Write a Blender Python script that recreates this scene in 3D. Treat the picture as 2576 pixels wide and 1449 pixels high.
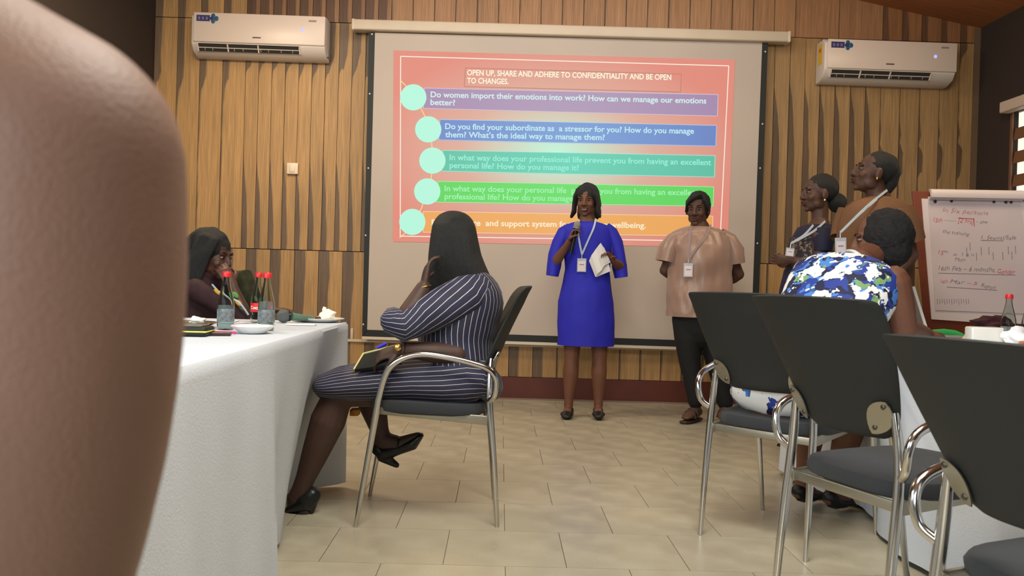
import bpy, bmesh, math, random
from mathutils import Vector, Matrix, Quaternion, noise
random.seed(7)
for _o in list(bpy.data.objects): bpy.data.objects.remove(_o)
SC = bpy.context.scene
COL = SC.collection
V = Vector
# ------------------------------------------------------------------ camera
F_PX, CAM_Z = 2219.0, 0.96
YAW, PITCH, ROLL = math.radians(0.735), math.radians(0.43), math.radians(1.65)
fw = V((math.sin(YAW)*math.cos(PITCH), math.cos(YAW)*math.cos(PITCH), -math.sin(PITCH)))
r0 = V((math.cos(YAW), -math.sin(YAW), 0)); u0 = r0.cross(fw)
rt = r0*math.cos(ROLL)+u0*math.sin(ROLL); up = u0*math.cos(ROLL)-r0*math.sin(ROLL)
cd = bpy.data.cameras.new('camera'); cam = bpy.data.objects.new('camera', cd); COL.objects.link(cam)
M = Matrix((rt, up, -fw)).transposed().to_4x4(); M.translation = V((0,0,CAM_Z)); cam.matrix_world = M
cd.sensor_width = 36; cd.sensor_fit = 'HORIZONTAL'; cd.lens = 36*F_PX/2576
cd.clip_start = 0.02; cd.clip_end = 200
cd.dof.use_dof = True; cd.dof.focus_distance = 5.0; cd.dof.aperture_fstop = 9.0
SC.camera = cam
def ray(px, py):
    return (fw + rt*((px-1288)/F_PX) - up*((py-724.5)/F_PX))
def at(px, py, Y):
    d = ray(px, py); return V((0,0,CAM_Z)) + d*(Y/d.y)
def onz(px, py, z=0.0):
    d = ray(px, py); return V((0,0,CAM_Z)) + d*((z-CAM_Z)/d.z)
# ------------------------------------------------------------------ world, exposure
SC.view_settings.view_transform = 'Standard'; SC.view_settings.look = 'None'
SC.view_settings.exposure = 0.0; SC.view_settings.gamma = 1.0
SC.view_settings.use_curve_mapping = False
w = bpy.data.worlds.new('daylight'); SC.world = w; w.use_nodes = True
w.node_tree.nodes['Background'].inputs[0].default_value = (1.0, 0.93, 0.78, 1)
w.node_tree.nodes['Background'].inputs[1].default_value = 1.1
def area(name, loc, target, sx, sy, power, col):
    ld = bpy.data.lights.new(name, 'AREA'); ld.shape = 'RECTANGLE'; ld.size = sx; ld.size_y = sy
    ld.energy = power; ld.color = col
    o = bpy.data.objects.new(name, ld); COL.objects.link(o); o.location = loc
    o.rotation_euler = (V(target)-V(loc)).to_track_quat('-Z', 'Y').to_euler(); return o
area('near_floor_fill', (0.3, 1.7, 3.2), (0.3, 2.1, 0), 1.6, 1.4, 125, (1.0, 0.95, 0.84))  # added fill without a fixture, brightens the near floor
area('screen_wash_fill', (0.2, 5.7, 3.35), (0.2, 7.2, 1.3), 3.4, 0.5, 30, (1.0, 0.93, 0.84))  # added wall washer out of view, lifts screen and planks
area('left_wall_fill', (-1.9, 4.9, 3.0), (-1.5, 6.0, 0), 0.7, 0.5, 52, (1.0, 0.80, 0.55))  # added warm fill, turns the upper left planks amber
area('ceiling_lamp_right', (2.5, 4.7, 3.0), (2.6, 6.2, 0), 0.7, 0.5, 20, (1.0, 0.78, 0.5))
area('window_light_back', (-1.3, -2.6, 1.9), (0.2, 4.5, 0.9), 3.0, 1.6, 115, (0.88, 0.95, 1.0))
area('window_light_left', (-2.6, 1.0, 1.8), (0.2, 2.4, 0.5), 1.6, 1.2, 60, (0.80, 0.92, 1.0))
sp = bpy.data.lights.new('wall_glow_fill', 'SPOT'); sp.energy = 70; sp.color = (1.0, .72, .40); sp.spot_size = math.radians(26); sp.spot_blend = 1.0; sp.shadow_soft_size = .15  # added spot, imitates a warm patch of sun on the left planks
so = bpy.data.objects.new('wall_glow_fill', sp); COL.objects.link(so); so.location = (-.4, 4.0, 3.1); so.rotation_euler = (V((-2.05, 7.2, 2.15))-V((-.4, 4.0, 3.1))).to_track_quat('-Z', 'Y').to_euler()
# ------------------------------------------------------------------ materials
def lin(c):
    return tuple((x/255/12.92 if x/255 <= .04045 else ((x/255+.055)/1.055)**2.4) for x in c)
MATS = {}
def mat(name, rgb, rough=.6, metal=0.0, bump=0.0, bscale=200.0, var=0.0, vscale=6.0, spec=.5, sheen=0.0, emis=None, estr=1.0, trans=0.0, stretch=None, ior=1.45, coat=0.0):
    if name in MATS: return MATS[name]
    m = bpy.data.materials.new(name); m.use_nodes = True; nt = m.node_tree; b = nt.nodes['Principled BSDF']
    c = lin(rgb)+(1,)
    b.inputs['Base Color'].default_value = c; b.inputs['Roughness'].default_value = rough
    b.inputs['Metallic'].default_value = metal; b.inputs['Specular IOR Level'].default_value = spec
    b.inputs['Sheen Weight'].default_value = sheen; b.inputs['Transmission Weight'].default_value = trans
    b.inputs['IOR'].default_value = ior; b.inputs['Coat Weight'].default_value = coat
    if emis is not None:
        b.inputs['Emission Color'].default_value = lin(emis)+(1,); b.inputs['Emission Strength'].default_value = estr
    tc = nt.nodes.new('ShaderNodeTexCoord'); mp = nt.nodes.new('ShaderNodeMapping')
    nt.links.new(tc.outputs['Object'], mp.inputs[0])
    if stretch: mp.inputs['Scale'].default_value = stretch
    if var:
        n = nt.nodes.new('ShaderNodeTexNoise'); n.inputs['Scale'].default_value = vscale; n.inputs['Detail'].default_value = 4
        nt.links.new(mp.outputs[0], n.inputs[0])
        mx = nt.nodes.new('ShaderNodeMix'); mx.data_type = 'RGBA'; mx.blend_type = 'MULTIPLY'
        cr = nt.nodes.new('ShaderNodeValToRGB'); cr.color_ramp.elements[0].position = .3; cr.color_ramp.elements[1].position = .7
        cr.color_ramp.elements[0].color = (1-var,)*3+(1,); cr.color_ramp.elements[1].color = (1+var*.4,)*3+(1,)
        nt.links.new(n.outputs[0], cr.inputs[0]); mx.inputs[0].default_value = 1
        mx.inputs[6].default_value = c; nt.links.new(cr.outputs[0], mx.inputs[7]); nt.links.new(mx.outputs[2], b.inputs['Base Color'])
    if bump:
        n = nt.nodes.new('ShaderNodeTexNoise'); n.inputs['Scale'].default_value = bscale; n.inputs['Detail'].default_value = 3
        bp = nt.nodes.new('ShaderNodeBump'); bp.inputs['Strength'].default_value = bump; bp.inputs['Distance'].default_value = .005
        nt.links.new(mp.outputs[0], n.inputs[0]); nt.links.new(n.outputs[0], bp.inputs['Height']); nt.links.new(bp.outputs[0], b.inputs['Normal'])
    MATS[name] = m; return m
class NG:
    """tiny node helper"""
    def __init__(s, m): s.nt = m.node_tree; s.b = s.nt.nodes['Principled BSDF']
    def n(s, t, **k):
        x = s.nt.nodes.new(t)
        for a, v in k.items(): setattr(x, a, v)
        return x
    def l(s, a, b): s.nt.links.new(a, b)
    def math(s, op, a, b=None, c=None, clamp=False):
        x = s.n('ShaderNodeMath', operation=op); x.use_clamp = clamp
        for i, v in enumerate((a, b, c)):
            if v is None: continue
            if isinstance(v, (int, float)): x.inputs[i].default_value = v
            else: s.l(v, x.inputs[i])
        return x.outputs[0]
    def mix(s, f, a, b, bt='MIX'):
        x = s.n('ShaderNodeMix', data_type='RGBA', blend_type=bt)
        for i, v in ((0, f), (6, a), (7, b)):
            if isinstance(v, (int, float)): x.inputs[i].default_value = v
            elif isinstance(v, tuple): x.inputs[i].default_value = v if len(v) == 4 else v+(1,)
            else: s.l(v, x.inputs[i])
        return x.outputs[2]
    def sm(s, v, a, b, x0=0.0, x1=1.0):
        x = s.n('ShaderNodeMapRange', interpolation_type='SMOOTHSTEP')
        s.l(v, x.inputs[0]); x.inputs[1].default_value = a; x.inputs[2].default_value = b; x.inputs[3].default_value = x0; x.inputs[4].default_value = x1
        return x.outputs[0]
    def noise(s, vec, scale, detail=3, sc=None, rough=.5):
        if sc:
            mp = s.n('ShaderNodeMapping'); mp.inputs['Scale'].default_value = sc; s.l(vec, mp.inputs[0]); vec = mp.outputs[0]
        x = s.n('ShaderNodeTexNoise'); x.inputs['Scale'].default_value = scale; x.inputs['Detail'].default_value = detail; x.inputs['Roughness'].default_value = rough
        s.l(vec, x.inputs[0]); return x.outputs[0]
def newmat(name, rough=.5):
    m = bpy.data.materials.new(name); m.use_nodes = True; g = NG(m); g.b.inputs['Roughness'].default_value = rough; return m, g
def wood(name, light, dark, w, prof, thin=.06):
    """veneer: dark heartwood band on one side of each plank, its width following the height profile prof=[(z,frac)]"""
    m, g = newmat(name, .55)
    tc = g.n('ShaderNodeTexCoord'); oi = g.n('ShaderNodeObjectInfo'); xyz = g.n('ShaderNodeSeparateXYZ'); g.l(tc.outputs['Object'], xyz.inputs[0])
    rnd = oi.outputs['Random']
    off = g.n('ShaderNodeVectorMath', operation='ADD'); g.l(tc.outputs['Object'], off.inputs[0])
    cx = g.n('ShaderNodeCombineXYZ'); g.l(g.math('MULTIPLY', rnd, 37.0), cx.inputs[0]); g.l(cx.outputs[0], off.inputs[1])
    vec = off.outputs[0]
    wob = g.noise(vec, 1.0, 3, (14, 1, 2.2))
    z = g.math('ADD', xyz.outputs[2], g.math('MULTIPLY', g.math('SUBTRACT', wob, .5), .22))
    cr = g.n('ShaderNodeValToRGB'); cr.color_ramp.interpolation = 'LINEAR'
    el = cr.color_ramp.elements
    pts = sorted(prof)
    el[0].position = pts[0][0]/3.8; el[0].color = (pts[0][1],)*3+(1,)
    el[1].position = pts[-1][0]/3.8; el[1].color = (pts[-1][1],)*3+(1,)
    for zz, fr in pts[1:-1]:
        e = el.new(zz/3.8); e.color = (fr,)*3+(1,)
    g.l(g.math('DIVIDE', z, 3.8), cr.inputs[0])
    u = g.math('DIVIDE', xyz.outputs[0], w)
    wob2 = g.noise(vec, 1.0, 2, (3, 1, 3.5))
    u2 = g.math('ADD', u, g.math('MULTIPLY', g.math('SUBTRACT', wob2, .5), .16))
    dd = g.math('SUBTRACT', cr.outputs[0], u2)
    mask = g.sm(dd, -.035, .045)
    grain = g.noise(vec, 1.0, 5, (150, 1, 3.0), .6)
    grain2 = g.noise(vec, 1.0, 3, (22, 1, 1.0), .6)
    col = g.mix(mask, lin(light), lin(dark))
    gm = g.sm(grain, .3, .72, .70, 1.14); gm2 = g.sm(grain2, .3, .7, .86, 1.08)
    bright = g.math('MULTIPLY', g.math('MULTIPLY', gm, gm2), g.math('MULTIPLY_ADD', rnd, .14, .93))
    cc = g.n('ShaderNodeCombineColor'); [g.l(bright, cc.inputs[i]) for i in range(3)]
    col = g.mix(1.0, col, cc.outputs[0], 'MULTIPLY')
    g.l(col, g.b.inputs['Base Color'])
    bp = g.n('ShaderNodeBump'); bp.inputs['Strength'].default_value = .25; bp.inputs['Distance'].default_value = .002
    g.l(grain, bp.inputs['Height']); g.l(bp.outputs[0], g.b.inputs['Normal'])
    return m
def stripes(name, base, line, freq_v, width=.09, rough=.75):
    """pinstripes along the v coordinate of the cloth's UV map"""
    m, g = newmat(name, rough)
    uv = g.n('ShaderNodeUVMap'); uv.uv_map = 'UVMap'; s = g.n('ShaderNodeSeparateXYZ'); g.l(uv.outputs[0], s.inputs[0])
    f = g.math('FRACT', g.math('MULTIPLY', s.outputs[1], freq_v))
    d = g.math('ABSOLUTE', g.math('SUBTRACT', f, .5))
    k = g.sm(d, width*.5, width, 1.0, 0.0)
    tc = g.n('ShaderNodeTexCoord'); n = g.noise(tc.outputs['Object'], 9, 3)
    c = g.mix(g.sm(n, .3, .7, 0, 1), lin(base), tuple(x*1.5 for x in lin(base)))
    g.l(g.mix(k, c, lin(line)), g.b.inputs['Base Color']); g.b.inputs['Sheen Weight'].default_value = .05
    return m
def floral(name, scale=1.0, sparse=False):
    m, g = newmat(name, .7)
    tc = g.n('ShaderNodeTexCoord'); v = tc.outputs['Object']
    wrp = g.n('ShaderNodeTexNoise'); wrp.inputs['Scale'].default_value = 14*scale; g.l(v, wrp.inputs[0])
    wv = g.n('ShaderNodeMix', data_type='VECTOR'); wv.inputs[0].default_value = .09; g.l(v, wv.inputs[4]); g.l(wrp.outputs[1], wv.inputs[5]); v2 = wv.outputs[1]
    a = g.noise(v2, (11 if not sparse else 9)*scale, 3); b = g.noise(v2, 24*scale, 2); c = g.noise(v, 31*scale, 1)
    vo = g.n('ShaderNodeTexVoronoi'); vo.inputs['Scale'].default_value = 26*scale; g.l(v2, vo.inputs[0])
    sep = g.n('ShaderNodeSeparateColor'); g.l(vo.outputs['Color'], sep.inputs[0])
    white = lin((236, 236, 232)); th = .435 if not sparse else .52
    blob = g.sm(a, th, th+.012)
    blue = g.mix(g.sm(sep.outputs[0], .45, .5), lin((34, 58, 146)), lin((22, 28, 66)))
    blue = g.mix(g.sm(sep.outputs[1], .72, .75), blue, lin((70, 130, 205)))
    blue = g.mix(g.sm(sep.outputs[2], .94, .96), blue, lin((120, 160, 104)))
    col = g.mix(blob, white, blue)
    leaf = g.sm(b, .63, .65) if not sparse else g.sm(b, .70, .71)
    col = g.mix(leaf, col, lin((20, 26, 60)))
    hole = g.sm(c, .68, .70)
    col = g.mix(hole, col, white)
    g.l(col, g.b.inputs['Base Color']); return m
def lace(name, base, thread):
    m, g = newmat(name, .7); tc = g.n('ShaderNodeTexCoord'); v = tc.outputs['Object']
    n = g.noise(v, 42, 3, None, .7); g.l(g.mix(g.sm(n, .52, .58), lin(base), lin(thread)), g.b.inputs['Base Color']); return m
SKIN = mat('skin_deep', (84, 56, 43), .55, bump=.12, bscale=260, var=.14, vscale=7)
SKIN_D = mat('skin_dark', (70, 48, 39), .58, bump=.12, bscale=260, var=.14, vscale=7)
SKIN_W = mat('skin_warm', (108, 70, 52), .55, bump=.12, bscale=260, var=.14, vscale=7)
SKIN_F = mat('skin_foreground', (148, 114, 96), .55, bump=.2, bscale=420, var=.16, vscale=5)
HAIR = mat('hair_black', (32, 32, 30), .62, bump=.9, bscale=120, stretch=(6, 6, .7), var=.3, vscale=30)  # hair black lifted a little, haze put into the colour
AFRO = mat('hair_afro', (26, 24, 26), .85, bump=1.0, bscale=110, var=.4, vscale=60)
LIPS = mat('lip_skin', (86, 44, 38), .5)
EYEW = mat('eye_white', (128, 114, 104), .4); EYED = mat('eye_dark', (22, 14, 10), .2)
TEETH = mat('teeth', (225, 220, 210), .3)
CHROME = mat('chrome', (205, 203, 198), .16, 1.0); STEEL = mat('brushed_steel', (168, 163, 148), .42, .9, bump=.1, bscale=80)
BLACKF = mat('black_vinyl', (36, 38, 36), .62, bump=.35, bscale=700, var=.12, vscale=3); SEATF = mat('charcoal_fabric', (42, 46, 50), .8, bump=.5, bscale=900, var=.1, sheen=.1)  # vinyl black raised slightly to imitate haze
WHITEP = mat('white_plastic', (212, 200, 188), .4); CLOTHM = mat('white_cloth', (202, 208, 216), .85, bump=.25, bscale=160, var=.04, vscale=3)
PAPER = mat('paper', (232, 230, 228), .8); CHINA = mat('white_china', (236, 235, 228), .18, coat=.4)
BLACKP = mat('black_plastic', (18, 18, 19), .35); GOLD = mat('gold', (214, 170, 96), .25, 1.0)
# ------------------------------------------------------------------ geometry helpers
class Geo:
    def __init__(s): s.v = []; s.f = []; s.uv = []
    def add(s, vs, fs, uvs=None):
        o = len(s.v); s.v += [V(p) for p in vs]; s.f += [tuple(i+o for i in f) for f in fs]
        s.uv += uvs if uvs else [(0.0, 0.0)]*len(vs); return s
    def box(s, a, b, R=None, c=None):
        x0, y0, z0 = a; x1, y1, z1 = b
        vs = [V((x, y, z)) for x in (x0, x1) for y in (y0, y1) for z in (z0, z1)]
        if R is not None: vs = [R@p + (V(c) if c is not None else V()) for p in vs]
        return s.add(vs, [(0,1,3,2),(4,6,7,5),(0,4,5,1),(2,3,7,6),(0,2,6,4),(1,5,7,3)])
    def ell(s, c, r, R=None, n=16, m=10):
        c = V(c); vs = []; fs = []
        r = (r, r, r) if isinstance(r, (int, float)) else r
        for j in range(m+1):
            th = math.pi*j/m
            for i in range(n):
                ph = 2*math.pi*i/n; p = V((r[0]*math.sin(th)*math.cos(ph), r[1]*math.sin(th)*math.sin(ph), r[2]*math.cos(th)))
                vs.append(c + (R@p if R is not None else p))
        for j in range(m):
            for i in range(n):
                fs.append((j*n+i, (j+1)*n+i, (j+1)*n+(i+1)%n, j*n+(i+1)%n))
        return s.add(vs, fs, [(i/n, j/m) for j in range(m+1) for i in range(n)])
    def loft(s, cs, rs, ref=(0,0,1), n=16, cap=True, wr=0.0, wf=8.0, power=2.0, uvf=None, tang=None, close=False):
        """rings round the path cs; rs = radius or (a along ref, b across)"""
        cs = [V(c) for c in cs]; k = len(cs); ref = V(ref); vs = []; uv = []
        rs = [(r, r) if isinstance(r, (int, float)) else r for r in rs]
        if cap:   # rounded ends
            def capend(c0, c1, r0):
                d = (c0-c1).normalized(); m_ = min(r0)
                return [c0+d*m_*.55, c0+d*m_*.9], [(r0[0]*.8, r0[1]*.8), (r0[0]*.4, r0[1]*.4)]
            a, ra = capend(cs[0], cs[1], rs[0]); b, rb = capend(cs[-1], cs[-2], rs[-1])
            cs = [a[1], a[0]]+cs+b; rs = [ra[1], ra[0]]+rs+rb; k = len(cs)
        L = 0
        for i, c in enumerate(cs):
            if tang is not None: t = V(tang)
            else: t = (cs[min(i+1, k-1)]-cs[max(i-1, 0)])
            t = t.normalized() if t.length > 1e-9 else V((0,0,1))
            sd = ref - t*ref.dot(t)
            if sd.length < 1e-4: sd = t.orthogonal()
            sd.normalize(); ot = t.cross(sd)
            if i: L += (c-cs[i-1]).length
            for j in range(n):
                ph = 2*math.pi*j/n; ca, sa = math.cos(ph), math.sin(ph)
                e = 2/power; x = math.copysign(abs(ca)**e, ca); y = math.copysign(abs(sa)**e, sa)
                p = c + sd*(rs[i][0]*x) + ot*(rs[i][1]*y)
                if wr: p += (p-c).normalized()*wr*noise.noise(p*wf)
                vs.append(p); uv.append(uvf(i/(k-1), j/n, p) if uvf else (j/n, L))
        fs = [(i*n+j, i*n+(j+1)%n, (i+1)*n+(j+1)%n, (i+1)*n+j) for i in range(k-1) for j in range(n)]
        if cap or close: fs += [tuple(range(n))[::-1], tuple((k-1)*n+j for j in range(n))]
        return s.add(vs, fs, uv)
    def tube(s, pts, r, n=10, sub=4, cyc=False):
        pts = smooth(pts, sub) if sub > 1 else [V(p) for p in pts]
        rr = r if isinstance(r, (list, tuple)) else None
        cs = pts; k = len(cs); vs = []
        t0 = (cs[1]-cs[0]).normalized(); sd = t0.orthogonal().normalized()
        for i, c in enumerate(cs):
            t = (cs[min(i+1, k-1)]-cs[max(i-1, 0)]).normalized()
            sd = (sd-t*sd.dot(t)).normalized(); ot = t.cross(sd)
            q = i/(k-1); rad = r if rr is None else rr[0]+(rr[1]-rr[0])*q if len(rr) == 2 else interp(rr, q)
            for j in range(n):
                ph = 2*math.pi*j/n; vs.append(c+(sd*math.cos(ph)+ot*math.sin(ph))*rad)
        fs = [(i*n+j, i*n+(j+1)%n, (i+1)*n+(j+1)%n, (i+1)*n+j) for i in range(k-1) for j in range(n)]
        fs += [tuple(range(n))[::-1], tuple((k-1)*n+j for j in range(n))]
        return s.add(vs, fs)
    def lathe(s, prof, c=(0,0,0), n=24, R=None):
        vs = [V((r*math.cos(2*math.pi*j/n), r*math.sin(2*math.pi*j/n), z)) for r, z in prof for j in range(n)]
        if R is not None: vs = [R@p for p in vs]
        vs = [p+V(c) for p in vs]
        return s.add(vs, [(i*n+j, i*n+(j+1)%n, (i+1)*n+(j+1)%n, (i+1)*n+j) for i in range(len(prof)-1) for j in range(n)])
    def prism(s, poly, d):
        """flat polygon (3d points) extruded by vector d"""
        k = len(poly); p = [V(q) for q in poly]; d = V(d)
        return s.add(p+[q+d for q in p], [tuple(range(k)), tuple(range(2*k-1, k-1, -1))]+[(i, i+k, (i+1)%k+k, (i+1)%k) for i in range(k)])
    def mesh(s, name):
        me = bpy.data.meshes.new(name); me.from_pydata([tuple(p) for p in s.v], [], s.f)
        ul = me.uv_layers.new(name='UVMap')
        for lp in me.loops: ul.data[lp.index].uv = s.uv[lp.vertex_index]
        me.validate(); return me
def rowsm(rows, sub=4):
    out = []
    for r, q in zip(rows, rows[1:]):
        for k in range(sub):
            t = k/sub; out.append(tuple(x+(y-x)*t for x, y in zip(r, q)))
    return out+[rows[-1]]
def wrinkle(g, amp, f, st=(1, 1, .35)):
    c = sum(g.v, V())/len(g.v); out = []
    for p in g.v:
        d = V((p.x-c.x, p.y-c.y, 0)); d = d.normalized() if d.length > 1e-6 else V()
        q = V((p.x*f*st[0], p.y*f*st[1], p.z*f*st[2]+.6*math.sin(p.x*9)))
        n_ = noise.noise(q); out.append(p+d*amp*(1-2*abs(n_))*.8+d*amp*.5*noise.noise(q*2.3))
    g.v = out; return g
def interp(a, q):
    x = q*(len(a)-1); i = min(int(x), len(a)-2); return a[i]+(a[i+1]-a[i])*(x-i)
def smooth(pts, sub=4):
    pts = [V(p) for p in pts]; out = []
    for i in range(len(pts)-1):
        p0, p1, p2, p3 = pts[max(i-1, 0)], pts[i], pts[i+1], pts[min(i+2, len(pts)-1)]
        for k in range(sub):
            t = k/sub
            out.append(.5*((2*p1)+(p2-p0)*t+(2*p0-5*p1+4*p2-p3)*t*t+(3*p1-p0-3*p2+p3)*t**3))
    return out+[pts[-1]]
def fixn(me):
    bm = bmesh.new(); bm.from_mesh(me); bmesh.ops.recalc_face_normals(bm, faces=bm.faces); bm.to_mesh(me); bm.free()
def obj(name, g, m, parent=None, sm=True, bevel=0.0, bseg=2, remesh=0.0, rsm=3, sub=0, solid=0.0, lap=0):
    me = g.mesh(name) if isinstance(g, Geo) else g
    fixn(me)
    if parent is not None and parent.matrix_world != Matrix():
        pass
    o = bpy.data.objects.new(name, me); COL.objects.link(o)
    if m is not None: me.materials.append(m)
    if bevel or remesh or sub or solid:
        if solid: x = o.modifiers.new('s', 'SOLIDIFY'); x.thickness = solid; x.offset = 0
        if bevel: x = o.modifiers.new('b', 'BEVEL'); x.width = bevel; x.segments = bseg; x.limit_method = 'ANGLE'; x.angle_limit = .6
        if remesh:
            x = o.modifiers.new('r', 'REMESH'); x.mode = 'VOXEL'; x.voxel_size = remesh; x.use_smooth_shade = True
            x = o.modifiers.new('m', 'SMOOTH'); x.factor = .5; x.iterations = rsm
        if sub: x = o.modifiers.new('u', 'SUBSURF'); x.levels = sub; x.render_levels = sub
        dg = bpy.context.evaluated_depsgraph_get(); dg.update()
        nm = bpy.data.meshes.new_from_object(o.evaluated_get(dg), preserve_all_data_layers=True, depsgraph=dg)
        o.modifiers.clear(); o.data = nm; nm.name = name
        if m is not None and not nm.materials: nm.materials.append(m)
        me = nm
    me.polygons.foreach_set('use_smooth', [sm]*len(me.polygons))
    if sm and not remesh and hasattr(me, 'set_sharp_from_angle'): me.set_sharp_from_angle(angle=math.radians(48))
    if parent is not None: o.parent = parent
    return o
def tag(o, label=None, cat=None, group=None, kind=None):
    if label: o['label'] = label
    if cat: o['category'] = cat
    if group: o['group'] = group
    if kind: o['kind'] = kind
    return o
def empty(name, loc, rz=0.0):
    o = bpy.data.objects.new(name, None); COL.objects.link(o); o.location = loc; o.rotation_euler = (0, 0, rz)
    o.empty_display_size = .05; return o
def thing(name, label, cat, loc=(0,0,0), rz=0.0, group=None): return tag(empty(name, loc, rz), label, cat, group)
def origin(o, loc):
    """rebase a world-space part tree under an empty at loc"""
    return o
def wpart(name, g, m, root, **k):
    """geometry given in world coordinates, attached to root (an empty with a location only)"""
    L = V(root.location)
    if root.parent is not None: L = L + V(root.parent.location)
    g.v = [p-L for p in g.v]; return obj(name, g, m, root, **k)
def dup(root, loc, rz, label=None, sc=None):
    r = root.copy(); COL.objects.link(r); r.location = loc; r.rotation_euler = (0, 0, rz)
    if sc: r.scale = sc
    if label: r['label'] = label
    for ch in list(root.children):
        c = ch.copy(); COL.objects.link(c); c.parent = r
        for q in list(ch.children):
            d = q.copy(); COL.objects.link(d); d.parent = c
    return r
def text_mesh(s, size=1.0, bold=0.0, ext=0.0, shear=0.0):
    c = bpy.data.curves.new('text', 'FONT'); c.body = s; c.size = size; c.offset = bold; c.extrude = ext; c.shear = shear; c.resolution_u = 3
    o = bpy.data.objects.new('text', c); COL.objects.link(o)
    dg = bpy.context.evaluated_depsgraph_get(); dg.update()
    me = bpy.data.meshes.new_from_object(o.evaluated_get(dg), depsgraph=dg); bpy.data.objects.remove(o); return me
# ------------------------------------------------------------------ the room
XL, XR, YB, YF = -2.86, 3.87, 7.2, -4.0
SLOPE_L, SLOPE_R, PEAK = 3.22, 3.135, (0.9, 3.72)
DARKW = mat('dark_wall_paint', (52, 42, 36), .85, bump=.2, bscale=60)
CEILM = mat('ceiling_timber', (158, 98, 56), .7, var=.15, vscale=3, stretch=(1, 12, 1))
SKIRTM = mat('red_brown_tile', (92, 46, 36), .4, var=.15, vscale=8)
def struct(name, g, m, parent=None, **k):
    o = obj(name, g, m, parent, **k)
    if parent is None: o['kind'] = 'structure'
    return o
fl = empty('floor', (0, 0, 0)); fl['kind'] = 'structure'
obj('floor_base', Geo().box((XL-.2, YF-.2, -.2), (XR+.2, YB+.2, -.006)), mat('grout', (120, 112, 92), .9), fl, sm=False)
FT, g = newmat('cream_floor_tile', .33)
tc = g.n('ShaderNodeTexCoord'); oi = g.n('ShaderNodeObjectInfo')
n1 = g.noise(tc.outputs['Object'], 7, 4); n2 = g.noise(tc.outputs['Object'], 160, 2)
c = g.mix(g.sm(n1, .3, .7), lin((170, 162, 140)), lin((182, 175, 154)))
c = g.mix(g.sm(n2, .35, .65, 0, .25), c, lin((150, 138, 112)))
cc = g.n('ShaderNodeCombineColor'); br = g.math('MULTIPLY_ADD', oi.outputs['Random'], .07, .955); [g.l(br, cc.inputs[i]) for i in range(3)]
g.l(g.mix(1.0, c, cc.outputs[0], 'MULTIPLY'), g.b.inputs['Base Color'])
g.l(g.sm(n1, .3, .7, .27, .4), g.b.inputs['Roughness'])
TW = .4175
tile_me = Geo().box((.0012, .0012, -.012), (TW-.0012, TW-.0012, 0)).mesh('tile'); fixn(tile_me); tile_me.materials.append(FT)
rest = Geo()
k0 = int((YF-2.965)/TW)-1
for k in range(k0, 11):
    y = 2.965+k*TW; xo = -.168 if k % 2 == 0 else .042
    for i in range(-8, 11):
        x = xo+i*TW
        if x+TW < XL or x > XR: continue
        if 2.1 < y and -1.7 < x < 2.9:
            t = bpy.data.objects.new('tile', tile_me); COL.objects.link(t); t.location = (x, y, 0); t.parent = fl
        else: rest.box((max(x, XL)+.0012, y+.0012, -.012), (min(x+TW, XR)-.0012, min(y+TW, YB)-.0012, 0))
tag(obj('tile', rest, FT, fl, sm=False), kind='stuff')
# side, rear walls and ceiling
th = .15
# left wall, rear wall behind the photographer with window openings left as plain wall (out of view)
struct('wall_left', Geo().box((XL-th, YF, 0), (XL, YB, 4.0)), DARKW, sm=False)
struct('wall_front', Geo().box((XL-th, YF-th, 0), (XR+th, YF, 4.0)), DARKW, sm=False)
WY0, WY1, WZ0, WZ1 = 5.2, 6.68, 1.2, 2.36      # louvred window in the right wall
wr_ = Geo(); tr = .035; wr_.box((XR, YF, 0), (XR+tr, WY0, 4.0)); wr_.box((XR, WY1, 0), (XR+tr, YB, 4.0)); wr_.box((XR, WY0, 0), (XR+tr, WY1, WZ0)); wr_.box((XR, WY0, WZ1), (XR+tr, WY1, 4.0))
struct('wall_right', wr_, DARKW, sm=False)
cg = Geo()
for (xa, za), (xb, zb) in (((XL-th, SLOPE_L-.02), PEAK), (PEAK, (XR+th, SLOPE_R-.02))):
    cg.prism([(xa, YF-th, za), (xb, YF-th, zb), (xb, YF-th, zb+.12), (xa, YF-th, za+.12)], (0, YB-YF+2*th, 0))
struct('ceiling', cg, CEILM, sm=False)
wb = empty('wall_back', (0, YB, 0)); wb['kind'] = 'structure'
obj('wall_core', Geo().box((XL-th, .03, 0), (XR+th, .15, 4.0)), mat('groove_shadow_wood', (60, 42, 26), .9), wb, sm=False)
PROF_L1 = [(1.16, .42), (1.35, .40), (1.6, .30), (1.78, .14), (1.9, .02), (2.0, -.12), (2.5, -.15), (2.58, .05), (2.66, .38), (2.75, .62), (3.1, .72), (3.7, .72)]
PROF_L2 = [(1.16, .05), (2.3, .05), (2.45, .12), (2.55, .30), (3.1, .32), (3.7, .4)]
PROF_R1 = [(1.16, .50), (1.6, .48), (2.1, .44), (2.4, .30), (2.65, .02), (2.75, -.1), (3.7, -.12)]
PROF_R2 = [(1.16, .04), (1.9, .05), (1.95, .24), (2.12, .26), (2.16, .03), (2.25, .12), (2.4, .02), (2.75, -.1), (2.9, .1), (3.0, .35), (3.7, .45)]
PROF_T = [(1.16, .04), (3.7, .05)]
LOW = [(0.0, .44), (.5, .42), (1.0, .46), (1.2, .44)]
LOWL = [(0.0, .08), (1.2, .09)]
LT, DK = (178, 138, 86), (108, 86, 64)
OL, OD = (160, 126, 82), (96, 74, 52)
mw = {}
def pw(key, w, prof, lt, dk):
    if key not in mw:
        mw[key] = wood('veneer_'+key, lt, dk, w, prof)
    return mw[key]
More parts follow.
